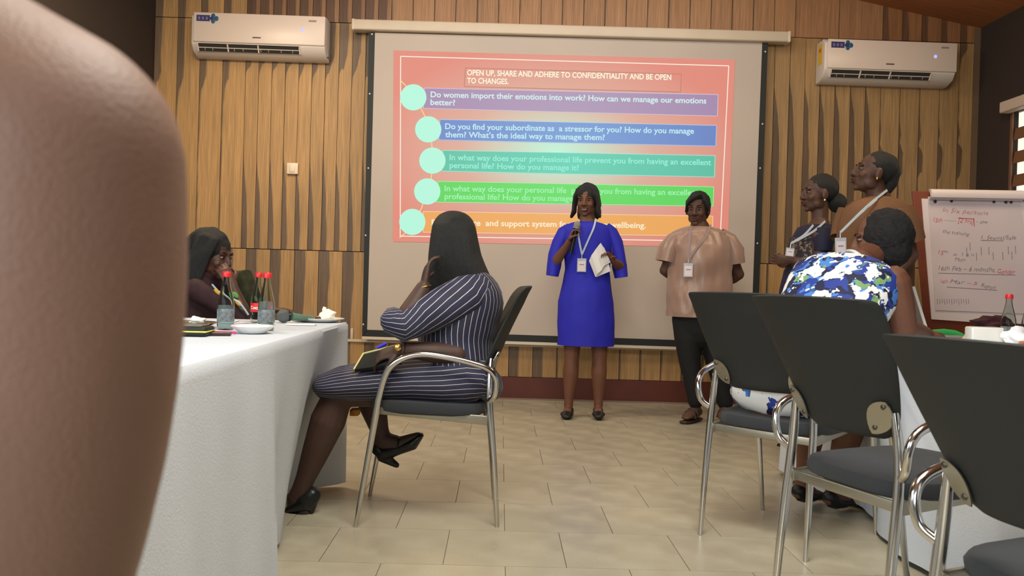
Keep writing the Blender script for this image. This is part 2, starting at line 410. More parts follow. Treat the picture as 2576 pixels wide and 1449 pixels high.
def planks(x0, x1, w, z0, z1, key, prof, lt=LT, dk=DK):
    n = max(1, round((x1-x0)/w)); w = (x1-x0)/n; m = pw(key, w, prof, lt, dk)
    me = Geo().box((.002, 0, z0+.003), (w-.002, .028, z1-.003)).mesh('plank'); fixn(me); me.materials.append(m)
    for i in range(n):
        o = bpy.data.objects.new('plank', me); COL.objects.link(o); o.parent = wb
        o.location = (x0+i*w, -.002*((i*7) % 3), 0)
xa = lambda px: (at(px, 400, YB)).x
x_l2, x_l1, x_c0, x_c1, x_r2 = XL, xa(612), xa(928), xa(1940), xa(2210)
ZS, ZT = 1.165, 3.02
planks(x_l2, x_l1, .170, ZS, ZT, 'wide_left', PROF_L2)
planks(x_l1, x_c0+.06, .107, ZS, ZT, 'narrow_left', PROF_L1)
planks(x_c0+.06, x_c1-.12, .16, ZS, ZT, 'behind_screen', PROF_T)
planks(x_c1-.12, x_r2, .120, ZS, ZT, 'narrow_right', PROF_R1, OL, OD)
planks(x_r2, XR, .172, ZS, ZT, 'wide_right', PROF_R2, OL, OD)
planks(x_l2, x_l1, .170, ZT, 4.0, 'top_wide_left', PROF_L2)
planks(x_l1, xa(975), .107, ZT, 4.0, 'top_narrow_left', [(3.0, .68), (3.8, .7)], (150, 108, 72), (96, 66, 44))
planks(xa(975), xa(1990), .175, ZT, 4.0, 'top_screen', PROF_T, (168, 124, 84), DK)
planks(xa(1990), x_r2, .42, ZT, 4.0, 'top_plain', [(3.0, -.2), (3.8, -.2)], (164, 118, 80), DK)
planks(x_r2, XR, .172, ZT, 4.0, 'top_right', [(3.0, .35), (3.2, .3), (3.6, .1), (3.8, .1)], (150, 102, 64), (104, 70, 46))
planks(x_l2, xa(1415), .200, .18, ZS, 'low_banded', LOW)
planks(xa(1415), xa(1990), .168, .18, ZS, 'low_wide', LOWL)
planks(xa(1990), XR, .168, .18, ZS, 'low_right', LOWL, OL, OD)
struct('baseboard_back', Geo().box((XL, YB-.02, 0.012), (XR, YB+.03, .18)), SKIRTM, sm=False)
struct('trim_1', Geo().box((XL, YB-.045, 0), (XR, YB-.02, .012)), mat('grey_strip', (128, 108, 92), .6), sm=False)
# corner edge strips
struct('trim_2', Geo().box((XR-.05, YB-.012, .18), (XR-.0, YB, 3.14)), mat('corner_strip', (104, 82, 60), .7, var=.1), sm=False)
# louvred window
wn = empty('window_1', (XR, (WY0+WY1)/2, WZ0)); wn['kind'] = 'structure'
WB = mat('window_brown', (112, 78, 56), .5); LV = mat('louvre_wood', (120, 82, 56), .6)
hy = (WY1-WY0)/2; hz = WZ1-WZ0
fr = Geo(); fr.box((-.03, -hy-.05, -.05), (.04, hy+.03, 0)); fr.box((-.03, -hy-.05, hz), (.06, hy+.05, hz+.05)); fr.box((-.03, -hy-.05, 0), (.06, -hy, hz)); fr.box((-.012, hy, 0), (.04, hy+.03, hz))
obj('window_frame', fr, WB, wn, sm=False, bevel=.004)
ls = Geo().box((-.004, -hy, -.045), (.004, hy, .045), Matrix.Rotation(math.radians(8), 3, 'Y')).mesh('slat'); fixn(ls); ls.materials.append(LV)
for i in range(6):
    o = bpy.data.objects.new('slat', ls); COL.objects.link(o); o.parent = wn; o.location = (.012, 0, .10+i*.178)
obj('blind_rail', Geo().box((-.1, -hy-.06, hz-.01), (-.02, hy+.03, hz+.075)), mat('rail_white', (196, 178, 160), .5), wn, sm=False, bevel=.01)
# ------------------------------------------------------------------ projection screen
YS = YB-.10
scr = thing('projection_screen', 'white pull-down projection screen with black borders, hung on the slatted wood wall', 'projection screen', (at(1405, 850, YS).x, YS, at(1405, 860, YS).z))
def P(px, py, d=0.0): p = at(px, py, YS); return V((p.x, YS-d, p.z))
def quad(pts, d, t=.001):
    return Geo().prism([P(x, y, d) for x, y in pts], (0, t, 0))
SCRM = mat('screen_fabric', (186, 173, 161), .8, bump=.12, bscale=3, var=.05, vscale=1.5)
wpart('fabric', quad([(943, 82), (1918, 108), (1889, 862), (923, 830)], 0.0, .002), SCRM, scr, sm=False)
bd = Geo()
for q in ([(928, 82), (943.5, 82), (923.5, 831), (911, 847)], [(1917.5, 108), (1932, 108), (1904, 880), (1888.5, 862)], [(911, 847), (923, 829.5), (1889, 861.5), (1904, 880)]):
    bd.prism([P(x, y, .0015) for x, y in q], (0, .003, 0))
wpart('border', bd, mat('screen_border', (26, 30, 29), .6), scr, sm=False)
ca, cb = P(891, 65), P(1981, 96.5); dx = (cb-ca).normalized(); dz = V((-dx.z, 0, dx.x))
cs = Geo(); R = Matrix((dx, V((0, 1, 0)), dz)).transposed(); mid = (ca+cb)/2; L2 = (cb-ca).length/2
cs.box((-L2, -.055, -.042), (L2, .06, .042), R, mid)
wpart('case', cs, mat('screen_case', (200, 184, 162), .45, var=.05), scr, bevel=.012, bseg=3)
for e in (-1, 1):
    wpart('end_cap', Geo().box((e*L2-.012, -.058, -.045), (e*L2+.012, .062, .045), R, mid), mat('case_end', (206, 190, 168), .4), scr, bevel=.008)
lb = Geo(); lb.box((-.001, 0, 0), (0, 0, 0)); 
wpart('bottom_bar', quad([(911, 846), (1904, 879), (1903, 886), (911, 853)], .012, .02), mat('bar_white', (205, 192, 172), .45), scr, sm=False)
for (x, y) in ((936, 86), (930, 236), (926.5, 423), (920, 592), (914, 816), (1925, 130), (1918, 312), (1912, 423), (1905, 612)):
    p = P(x, y, .003); wpart('grommet', Geo().ell(p, (.007, .002, .007), n=8, m=5), WHITEP, scr)
# the slide thrown on the screen
sl = empty('projected_slide', (0, 0, 0)); sl.parent = scr
def em(name, rgb, k=1.0):
    m = bpy.data.materials.new(name); m.use_nodes = True; b = m.node_tree.nodes['Principled BSDF']
    b.inputs['Base Color'].default_value = (.09, .085, .08, 1); b.inputs['Roughness'].default_value = .9
    b.inputs['Emission Color'].default_value = tuple(x*k for x in lin(rgb))+(1,); b.inputs['Emission Strength'].default_value = .86; return m
def em_grad(name, edge, mid_, cen, rx, ry, p0):
    """slide artwork: radial tint about the slide's own centre"""
    m, g = newmat(name, .9); tc = g.n('ShaderNodeTexCoord'); s = g.n('ShaderNodeSeparateXYZ'); g.l(tc.outputs['Object'], s.inputs[0])
    a = g.math('DIVIDE', g.math('SUBTRACT', s.outputs[0], p0[0]), rx); b = g.math('DIVIDE', g.math('SUBTRACT', s.outputs[2], p0[1]), ry)
    r = g.math('SQRT', g.math('ADD', g.math('MULTIPLY', a, a), g.math('MULTIPLY', b, b)))
    cr = g.n('ShaderNodeValToRGB'); e = cr.color_ramp.elements; e[0].position = 0.0; e[0].color = lin(cen)+(1,); e[1].position = 1.0; e[1].color = lin(edge)+(1,)
    q = e.new(.52); q.color = lin(mid_)+(1,); g.l(r, cr.inputs[0])
    g.b.inputs['Base Color'].default_value = (.09, .085, .08, 1); g.l(cr.outputs[0], g.b.inputs['Emission Color']); g.b.inputs['Emission Strength'].default_value = .86; return m
def sw(name, g, m, **k): # part of the slide: world coordinates
    L = V(scr.location); g.v = [p-L for p in g.v]; return obj(name, g, m, sl, sm=False, **k)
cL = P(1400, 385)-V(scr.location)
sw('slide_background', quad([(990, 127), (1849, 151), (1830, 622), (988, 608)], .003), em_grad('slide_red', (226, 128, 112), (222, 170, 152), (190, 250, 225), 1.5, .88, (cL.x, cL.z)))
WL = em('slide_white', (255, 248, 226))
def line(name, pts, wpx, m, d=.0045):
    g = Geo(); s_ = wpx/313/2
    for a, b in zip(pts, pts[1:]):
        a, b = P(*a, d), P(*b, d); t = (b-a).normalized(); nn = V((-t.z, 0, t.x))*s_
        g.prism([a-nn, b-nn, b+nn, a+nn], (0, .0006, 0))
    return sw(name, g, m)
line('frame_line', [(1008, 142), (1833, 166), (1811, 607), (1007, 594), (1008, 142)], 2.2, WL)
line('title_box', [(1171, 171), (1714, 187), (1712, 232), (1168, 218), (1171, 171)], 2.0, em('slide_box_line', (186, 118, 100)))
YA = em('slide_yellow', (255, 214, 130))
line('arc_line', [(1006, 201), (1040, 235), (1070, 295), (1086, 360), (1089, 410), (1084, 455), (1060, 525), (1028, 580), (1005, 598)], 2.4, YA)
bars = [((150, 118, 168), (176, 156, 190), [(1068, 222), (1806, 238.5), (1804, 292.5), (1065, 273)]),
        ((70, 108, 190), (110, 160, 222), [(1107, 301), (1802, 316), (1800, 368), (1104, 352.5)]),
        ((50, 180, 150), (84, 214, 186), [(1114, 378.7), (1798.5, 392), (1796.7, 445.7), (1111, 430.8)]),
        ((50, 208, 70), (92, 228, 100), [(1102, 456.5), (1795, 470.4), (1793, 519), (1097, 508.6)]),
        ((236, 156, 62), (246, 178, 96), [(1065, 532), (1793, 544), (1791.5, 594), (1065, 584.5)])]
for i, (ca_, cb_, q) in enumerate(bars):
    c0 = P(1430, 400)-V(scr.location)
    sw('text_bar', quad(q, .006), em_grad('slide_bar_%d' % i, ca_, tuple(int((a+b)/2) for a, b in zip(ca_, cb_)), cb_, 1.7, 1.7, (c0.x, c0.z)))
    line('bar_outline', q+[q[0]], 1.6, em('slide_outline_%d' % i, tuple(min(255, int(.6*a+105)) for a in cb_)), .0075)
MINT = em('slide_mint', (176, 252, 226))
for (x, y) in ((1040, 245.5), (1077.5, 326), (1088, 404.5), (1075, 482), (1037.5, 558.5)):
    sw('bullet_disc', quad([(x+33*math.cos(a*math.pi/16), y+33*math.sin(a*math.pi/16)) for a in range(32)], .009), MINT)
def stext(s, xl, yl, xr, yr, cap, rgb, bold=.022):
    me = text_mesh(s, 1.0, bold); xs = [v.co.x for v in me.vertices]; x0, x1 = min(xs), max(xs)
    a, b = P(xl, yl, .0105), P(xr, yr, .0105); t = (b-a).normalized(); nn = V((-t.z, 0, t.x))
    W = (b-a).length; H = cap/313/.69
    L = V(scr.location)
    for v in me.vertices:
        v.co = a + t*((v.co.x-x0)/(x1-x0)*W) + nn*(v.co.y*H) - L
    key = 'slide_text_%d_%d_%d' % rgb; 
    if key not in MATS: MATS[key] = em(key, rgb)
    # one object per printed word: gather the glyph faces by the gaps along the line
    vx = [(v.co-(a-L)).dot(t) for v in me.vertices]; sp_ = sorted((min(vx[i] for i in p.vertices), max(vx[i] for i in p.vertices), p.index) for p in me.polygons)
    groups = []; end = -9
    for lo_, hi_, ix in sp_:
        if lo_ > end+H*.155: groups.append([])
        groups[-1].append(ix); end = max(end, hi_)
    for gr in groups:
        used = {}; fs_ = []
        for ix in gr: fs_.append([used.setdefault(i, len(used)) for i in me.polygons[ix].vertices])
        m2 = bpy.data.meshes.new('slide_word'); m2.from_pydata([tuple(me.vertices[i].co) for i in used], [], fs_)
        obj('slide_word', m2, MATS[key], sl, sm=False)
CR, LB, LG = (255, 252, 224), (196, 240, 246), (150, 244, 206)
stext('OPEN UP, SHARE AND ADHERE TO CONFIDENTIALITY AND BE OPEN', 1175, 190, 1688, 202, 13.5, CR)
stext('TO CHANGES.', 1175, 210, 1279, 212.5, 13.5, CR)
stext('Do women import their emotions into work? How can we manage our emotions', 1083.5, 245, 1776, 261, 14, (210, 240, 240))
stext('better?', 1083, 264.5, 1145, 266, 14, (210, 240, 240))
stext('Do you find your subordinate as  a stressor for you? How do you manage', 1120, 325, 1745, 337, 14, (190, 236, 246))
stext('them? What\u2019s the ideal way to manage them?', 1120, 345.5, 1521, 353, 14, (190, 236, 246))
stext('In what way does your professional life prevent you from having an excellent', 1131, 403, 1788, 416, 14, (142, 240, 214))
stext('personal life? How do you manage it?', 1131, 423, 1456, 429.5, 14, (142, 240, 214))
stext('In what way does your personal life  prevent you from having an excellent', 1118.5, 481, 1757, 492, 14, (150, 246, 170))
stext('professional life? How do you manage it?', 1118.5, 501, 1465, 507, 14, (150, 246, 170))
stext('Personal care  and support system for your own wellbeing.', 1086, 566.5, 1624, 574, 14, (255, 240, 206))
# ------------------------------------------------------------------ wall fittings
def aircon(px, py, label, side_sticker):
    p = at(px, py, YB-.2); t = thing('air_conditioner', label, 'air conditioner', (p.x, YB-.002, p.z), 0, 'air conditioners on the wood wall')
    W, H, D = 1.055, .335, .2      # local: x right, y into the wall (0), z up from the underside
    prof = [(0, 0), (0, H), (-D*.75, H), (-D, H-.035), (-D, .085), (-D*.82, .035), (-D*.35, 0)]
    b = Geo().prism([(-W/2, y, z) for y, z in prof], (W, 0, 0)); obj('body', b, WHITEP, t, bevel=.012, bseg=3)
    obj('front_panel', Geo().box((-W/2+.02, -D-.014, .092), (W/2-.0, -D+.006, H-.012)), mat('aircon_panel', (216, 198, 184), .35), t, bevel=.006)
    # outlet on the sloping underside
    n_ = V((0, -.05, -.036)).normalized(); base = V((0, -D*.91, .058))
    R = Matrix.Rotation(math.radians(36), 3, 'X')
    obj('air_outlet', Geo().box((-W/2+.06, -.006, -.032), (W/2-.2, .012, .030), R, base), mat('vent_dark', (46, 42, 38), .7), t, sm=False)
    vs = Geo().box((-W/2+.055, -.011, -.0025), (W/2-.195, .004, .0025), R, base); obj('louvre_blade', vs, WHITEP, t, sm=False)
    for q in (-W/2+.055, -W/2+.29, -W/2+.53, W/2-.2):
        obj('outlet_divider', Geo().box((q-.005, -.012, -.03), (q+.005, .006, .03), R, base), WHITEP, t, sm=False)
    for q in (-.42, -.36, -.19, -.12, .02, .08, .18, .27):
        obj('swing_vane', Geo().box((q-.003, -.009, -.024), (q+.003, .004, -.002), R, base), mat('vane_grey', (150, 140, 128), .6), t, sm=False)
    sb = mat('sticker_navy', (44, 50, 96), .5); sc = mat('sticker_teal', (40, 84, 118), .5)
    f = -D-.0155
    s_ = Geo().box((-W/2+.045, f, H-.083), (-W/2+.15, f+.002, H-.035)); st = obj('sticker', s_, sb, t, sm=False)
    for dx_, dz_ in ((0, .02), (0, -.02), (.026, 0)):
        obj('sticker_petal', Geo().ell((-W/2+.176+dx_, f, H-.06+dz_), (.017, .0015, .02), n=12, m=6), sc, t)
    obj('sticker_petal', Geo().ell((-W/2+.168, f-.0005, H-.06), (.018, .0015, .016), n=12, m=6), sb, t)
    for i in range(3): obj('sticker_letter', Geo().box((-W/2+.058+i*.03, f-.001, H-.072), (-W/2+.074+i*.03, f+.001, H-.048)), mat('sticker_mark', (116, 104, 140), .5), t, sm=False)
    obj('nameplate', Geo().box((-.04, f, .132), (.025, f+.002, .142)), mat('dark_mark', (84, 66, 64), .5), t, sm=False)
    obj('nameplate', Geo().box((W/2-.13, f, H-.06), (W/2-.07, f+.002, H-.045)), mat('grey_mark', (150, 128, 116), .5), t, sm=False)
    obj('display_light', Geo().ell((W/2-.175, f, H-.125), (.013, .003, .013), n=12, m=6), mat('aircon_display', (90, 90, 220), .3, emis=(150, 150, 255), estr=1.6), t)
    if side_sticker:
        obj('energy_label', Geo().box((-W/2-.0015, -.15, .14), (-W/2+.001, -.05, .30)), mat('label_yellow', (226, 184, 70), .5), t, sm=False)
        obj('energy_mark', Geo().box((-W/2-.003, -.12, .24), (-W/2, -.08, .27)), mat('label_orange', (200, 96, 40), .5), t, sm=False)
    else: obj('side_vent', Geo().box((W/2-.001, -.12, .03), (W/2+.012, -.06, .09)), mat('vane_grey', (150, 140, 128), .6), t, sm=False)
    t.rotation_euler = (0, math.radians(0.2), 0)
    return t
aircon(648, 140, 'white split air conditioner high on the wood wall left of the projection screen', False)
aircon(2238, 206, 'white split air conditioner right of the projection screen, yellow label on its side', True)
p = at(736, 424, YB-.02); sw_ = thing('light_switch', 'small square white light switch on the wood wall left of the screen', 'light switch', p)
obj('plate', Geo().box((-.045, -.012, -.045), (.045, .018, .045)), mat('switch_white', (226, 206, 182), .4), sw_, bevel=.004)
obj('rocker', Geo().box((-.022, -.018, -.03), (.022, -.008, .03)), mat('switch_white', (226, 206, 182), .4), sw_, bevel=.003)
a, b = at(872, 848, YB-.02), at(2000, 888, YB-.02)
tk = thing('cable_trunking', 'thin white cable trunking running along the wall under the projection screen', 'cable trunking', (a.x, YB, b.z-.01))
obj('channel', Geo().box((0, -.025, 0), (b.x-a.x, .0, .022)), mat('trunking_white', (206, 190, 166), .5), tk, bevel=.003)
obj('drop_channel', Geo().box((.03, -.025, .022), (.052, .0, .11)), mat('trunking_white', (206, 190, 166), .5), tk, bevel=.003)
# ------------------------------------------------------------------ chairs
def make_chair(label, group):
    """local frame: +y is the way the sitter faces, rear feet on y=0"""
    t = thing('conference_chair', label, 'chair', (0,0,0), 0, group)
    # seat cushion
    g = Geo(); n = 28; rings = []
    def sq(a, b, z, cy=.285):
        return [V((math.copysign(abs(math.cos(p))**.55, math.cos(p))*a, cy+math.copysign(abs(math.sin(p))**.55, math.sin(p))*b, z(p) if callable(z) else z)) for p in [2*math.pi*i/n for i in range(n)]]
    lv = [(.12, .12, .431), (.215, .215, .430), (.235, .232, .440), (.238, .236, .462), (.230, .228, .478), (.16, .16, .484), (.02, .02, .486)]
    vs = []; 
    for a_, b_, z in lv: vs += sq(a_, b_, z)
    for v in vs: v.z += -.10*max(0, v.y-.44)**1.2 + .03*(v.y-.28)
    fs = [(i*n+j, i*n+(j+1)%n, (i+1)*n+(j+1)%n, (i+1)*n+j) for i in range(len(lv)-1) for j in range(n)]+[tuple(range(n))[::-1], tuple((len(lv)-1)*n+j for j in range(n))]
    g.add(vs, fs); obj('seat', g, SEATF, t)
    # flat steel rails under the seat
    for sx in (-1, 1):
        obj('seat_rail', Geo().prism([(sx*.205-.006, .045, .395), (sx*.205-.006, .47, .43), (sx*.205-.006, .47, .458), (sx*.205-.006, .045, .432)], (.012, 0, 0)), STEEL, t, bevel=.003)
    obj('cross_rail', Geo().box((-.2, .05, .40), (.2, .062, .428)), STEEL, t, bevel=.003)
    # curved, tapering backrest
    g = Geo(); nu, nv = 14, 12; vs = []
    def bp(u, v, side):
        hw = .255-.085*(1-v)**1.6; rc = 1.0
        if v < .12: hw -= .035*(1-v/.12)**2
        x = u*hw; z = .575+.365*v
        y = .055-.15*v**1.25-.035*(1-v)*0 + .035*(1-abs(u)**2)*(-1)+.02
        if v > .94: y -= .012
        thk = .017*(1-.5*abs(u)**6)*(1-.55*max(0, (v-.85)/.15)**2)
        return V((x, y+side*thk, z+(.006*(1-u*u) if v > .9 else 0)))
    for side in (-1, 1):
        for j in range(nv+1):
            for i in range(nu+1): vs.append(bp(-1+2*i/nu, j/nv, side))
    K = (nu+1)*(nv+1); fs = []
    for s_ in (0, 1):
        for j in range(nv):
            for i in range(nu):
                q = [s_*K+j*(nu+1)+i, s_*K+j*(nu+1)+i+1, s_*K+(j+1)*(nu+1)+i+1, s_*K+(j+1)*(nu+1)+i]; fs.append(tuple(q))
    edge = [i for i in range(nu+1)]+[j*(nu+1)+nu for j in range(1, nv+1)]+[nv*(nu+1)+i for i in range(nu-1, -1, -1)]+[j*(nu+1) for j in range(nv-1, 0, -1)]
    for a_, b_ in zip(edge, edge[1:]+edge[:1]): fs.append((a_, b_, b_+K, a_+K))
    g.add(vs, fs); obj('backrest', g, BLACKF, t, sub=1)
    for sx in (-1, 1):
        # rear leg straight up to its plate, front leg, arm loop
        obj('leg', Geo().tube([(sx*.215, 0, 0), (sx*.213, .02, .25), (sx*.208, .045, .50), (sx*.190, .040, .655)], [.0085, .012, .014, .0135, .010]), CHROME, t)
        obj('leg', Geo().tube([(sx*.245, .545, 0), (sx*.247, .505, .26), (sx*.25, .47, .495)], [.0085, .012, .014]), CHROME, t)
        obj('armrest', Geo().tube([(sx*.25, .47, .493), (sx*.254, .44, .60), (sx*.262, .385, .652), (sx*.266, .31, .672), (sx*.266, .21, .662), (sx*.264, .10, .638), (sx*.262, .045, .615), (sx*.258, .022, .575), (sx*.246, .026, .52), (sx*.215, .044, .492)], [.0135, .013, .0125, .012, .0115], sub=5), CHROME, t)
        # leaf shaped plate with two bolts on the back of the backrest
        pl = Geo(); c0 = V((sx*.158, -.0, .640)); 
        out = []
        for i in range(20):
            a_ = 2*math.pi*i/20; r_ = .058 if math.cos(a_) > 0 else .05
            x_ = math.cos(a_)*r_*(1-.25*abs(math.sin(a_))); z_ = math.sin(a_)*.032
            ca_, sa_ = math.cos(math.radians(-56)), math.sin(math.radians(-56))
            X_, Z_ = x_*ca_-z_*sa_, x_*sa_+z_*ca_
            out.append(V((c0.x-sx*X_ , 0, c0.z+Z_)))
        def yb(v): # rear face of the backrest at this height
            q = (v.z-.575)/.365; q = max(0, min(1, q)); hw = .255-.085*(1-q)**1.6
            return .055-.15*q**1.25-.035*(1-min(1, abs(v.x)/hw)**2)+.02-.017-.004
        for v in out: v.y = yb(v)
        pl.prism(out, (0, -.004, 0)); obj('bracket_plate', pl, STEEL, t, sm=False)
        for q in (-.034, .036):
            x_, z_ = q*math.cos(math.radians(-56)), q*math.sin(math.radians(-56)); b_ = V((c0.x-sx*x_, 0, c0.z+z_)); b_.y = yb(b_)-.005
            obj('bolt', Geo().ell(b_, (.0075, .004, .0075), n=10, m=6), mat('bolt_dark', (96, 92, 84), .35, .9), t)
    return t
G_ = 'black conference chairs'
ch1 = make_chair('chrome framed black chair, in the aisle, on which the woman in the striped dress sits', G_)
ch1.location = (.005, 3.65, 0); ch1.rotation_euler = (0, 0, math.radians(90+2))
# right-hand group, given as position of the rear-left foot, facing angle from +x
def rchair(lx, ly, ang, label, sc=None):
    f = math.radians(ang); fwd = V((math.cos(f), math.sin(f), 0)); rgt = V((math.sin(f), -math.cos(f), 0))
    s_ = sc[0] if sc else 1
    return dup(ch1, V((lx, ly, 0))+rgt*.215*s_, f-math.pi/2, label, sc)
chA = rchair(.80, 3.40, 45, 'empty-backed black chair on which the woman in the floral dress sits, farthest of the right-hand row')
chA['label'] = 'black chair under the woman in the floral dress, farthest of the right-hand row'
chB = rchair(.83, 2.585, 20, 'empty black chair with chrome legs, middle one of the three on the right')
chC = rchair(.855, 1.75, 19, 'empty black chair nearest the camera at the right edge, cut by the frame', (1, 1, .935))
# ------------------------------------------------------------------ tables and cloths
TH = .745
def table(name_label, x0, x1, y0, y1):
    t = thing('folding_table', name_label, 'table', ((x0+x1)/2, (y0+y1)/2, 0), 0, 'long cloth covered tables')
    hx, hy_ = (x1-x0)/2-.03, (y1-y0)/2-.03
    obj('tabletop', Geo().box((-hx, -hy_, TH-.03), (hx, hy_, TH)), mat('table_board', (150, 120, 90), .6), t, bevel=.004)
    for sx in (-1, 1):
        for sy in (-1, 1):
            obj('leg', Geo().tube([(sx*(hx-.22), sy*(hy_-.12), 0), (sx*(hx-.22), sy*(hy_-.12), TH-.03)], .016, sub=1), STEEL, t)
    return t
table('long table beneath the left white tablecloth', -1.75, -.72, .75, 3.99)
table('long table beneath the right white tablecloth', 1.52, 2.6, 1.2, 4.5)
def cloth(label, x0, x1, y0, y1, dent, seed, hem=.025):
    g = Geo(); per = []; rc = .03; st = .035
    def seg(a, b):
        a, b = V(a), V(b); n = max(1, int((b-a).length/st)); return [a+(b-a)*i/n for i in range(n)]
    cs = [(x1-rc, y1-rc, 0), (x0+rc, y1-rc, math.pi/2), (x0+rc, y0+rc, math.pi), (x1-rc, y0+rc, 3*math.pi/2)]
    pts = []
    for (cx_, cy_, a0) in cs:
        for i in range(5):
            a_ = a0+i*math.pi/8; pts.append((V((cx_+rc*math.cos(a_), cy_+rc*math.sin(a_), 0)), V((math.cos(a_), math.sin(a_), 0))))
    full = []
    for i, (p, nn) in enumerate(pts):
        q, n2 = pts[(i+1) % len(pts)]; d = (q-p).length; k = max(1, int(d/st))
        for j in range(k): full.append((p.lerp(q, j/k), nn.lerp(n2, j/k).normalized()))
    N = len(full); lev = [1.0, .985, .95, .88, .78, .66, .54, .42, .3, .2, .1, 0.0]
    ss = 0; arc = []
    for i in range(N):
        arc.append(ss); ss += (full[(i+1) % N][0]-full[i][0]).length
    for li, l in enumerate(lev):
        z = hem+(TH+.008-hem)*l; dp = (1-l)
        for i, (p, nn) in enumerate(full):
            s_ = arc[i]
            wv = math.sin(s_*21+seed+1.5*noise.noise(V((s_*.9, seed, 0))))*.5+math.sin(s_*9.3+seed*2)*.5+noise.noise(V((s_*5, seed, l)))*.6
            off = (.006 if li > 0 else 0)+dp*.028*(.45+.55*wv)+dp*.012
            if li == 0: off = -.004
            off -= dent(p, l) if dent else 0
            q = p+nn*off; g.v.append(V((q.x, q.y, z+(.006*math.sin(s_*3+seed) if l == 0 else 0)))); g.uv.append((s_, l))
    for li in range(len(lev)-1):
        for i in range(N): g.f.append((li*N+i, li*N+(i+1) % N, (li+1)*N+(i+1) % N, (li+1)*N+i))
    # top with faint creases
    nx, ny = 16, 40; o = len(g.v)
    for j in range(ny+1):
        for i in range(nx+1):
            x = x0+.004+(x1-x0-.008)*i/nx; y = y0+.004+(y1-y0-.008)*j/ny
            e = min(i, nx-i, j, ny-j) > 0
            g.v.append(V((x, y, TH+.008+(.0012*noise.noise(V((x*5, y*5, seed))) if e else 0)))); g.uv.append((x, y))
    for j in range(ny):
        for i in range(nx): a_ = o+j*(nx+1)+i; g.f.append((a_, a_+1, a_+nx+2, a_+nx+1))
    return tag(obj('tablecloth', g, CLOTHM, None), label, 'tablecloth', 'white tablecloths')
def dentR(p, l):
    if p.x > 1.7: return 0
    return (.10*math.exp(-((p.y-2.4)/.35)**2)+.12*math.exp(-((p.y-1.55)/.35)**2)+.14*math.exp(-((p.y-3.75)/.3)**2))*(1-l)**.8
def dentL(p, l):
    if p.x < -.9 or p.y < 2.7: return 0
    k = math.exp(-((p.y-3.6)/.30)**2); e = max(0, min(1, (p.y-2.4)/.5))*max(0, min(1, (3.98-p.y)/.15)); return (.17*k+.085*e)*(1-l)**1.1
cloth('long white tablecloth on the left table beside the woman in the striped dress', -1.78, -.69, .72, 4.02, dentL, 1.3)
cloth('long white tablecloth on the right table behind the empty black chairs', 1.49, 2.64, 1.16, 4.54, dentR, 4.1)
TZ = TH+.0095
def ont(px, py): p = onz(px, py, TZ); return V((p.x, p.y, TZ))
# ------------------------------------------------------------------ bottles
GLASS = mat('bottle_glass', (228, 236, 232), .03, trans=1.0, ior=1.13)
WATER = mat('bottle_water', (205, 215, 218), .05, trans=.8, ior=1.08)
CAPR = mat('red_cap', (214, 44, 46), .35)
def bottle(loc, label, water=.45, red_label=False, h=.212):
    t = thing('glass_bottle', label, 'bottle', loc, 0, 'glass bottles with red caps')
    k = h/.212
    prof = [(.001, .0), (.026, 0), (.0295, .004), (.0305, .02), (.0300, .06), (.0305, .085), (.0285, .105), (.022, .135), (.0155, .160), (.0125, .180), (.0125, .192), (.0138, .196), (.0135, .200)]
    obj('glass', Geo().lathe([(r, z*k) for r, z in prof]+[(r-.002, z*k+.002*(i == 0)) for i, (r, z) in reversed(list(enumerate(prof))) if r > .01]+[(.001, .003)], n=28), GLASS, t)
    if water:
        pr = [(max(.001, r-.003), max(.004, z*k)) for r, z in prof if z < .212*water]; pr.append((.0265, .212*water*k)); pr.append((.001, .212*water*k))
        obj('water', Geo().lathe(pr, n=24), WATER, t)
    cp = Geo().lathe([(.001, .212), (.0125, .212), (.0148, .209), (.0155, .199), (.0150, .192), (.0132, .192)], n=20); cp.v = [V((v.x, v.y, v.z*k)) for v in cp.v]
    obj('cap', cp, CAPR, t)
    if red_label:
        lb_ = obj('label_band', Geo().lathe([(.0306, .045*k), (.0312, .046*k), (.0312, .082*k), (.0306, .083*k)], n=28), mat('label_red', (206, 36, 34), .5), t)
        me = text_mesh('Coca', .02, .0005)
        for v in me.vertices:
            a_ = -math.pi/2-.25+(v.co.x-.02)/.0316; v.co = V((math.cos(a_)*.0318, math.sin(a_)*.0318, .057*k+v.co.y))
        obj('label_script', me, mat('label_white', (240, 236, 230), .5), lb_, sm=False)
    else:
        obj('faint_print', Geo().lathe([(.0307, .03*k), (.0309, .031*k), (.0309, .075*k), (.0307, .076*k)], n=28), mat('frost_print', (190, 196, 200), .25, trans=.6, ior=1.1, var=.5, vscale=60), t)
    return t
p = ont(567, 829); bottle((p.x, p.y, TZ), 'clear glass bottle with red cap, leftmost of three on the left table', .42)
p = ont(669, 831); bottle((p.x, p.y, TZ), 'clear glass bottle with red cap, rightmost and nearest of the pair on the left table', .5)
p = ont(648, 811); bottle((p.x, p.y, TZ), 'glass bottle with a red label, just behind the rightmost bottle on the left table', 0, True)
p = ont(2535, 866); bottle((p.x, p.y, TZ), 'glass bottle with red cap on the right table, behind the white ceramic box', .0)
p = ont(2588, 866); bottle((p.x, p.y, TZ), 'glass bottle cut off by the right edge of the picture, on the right table', .3)
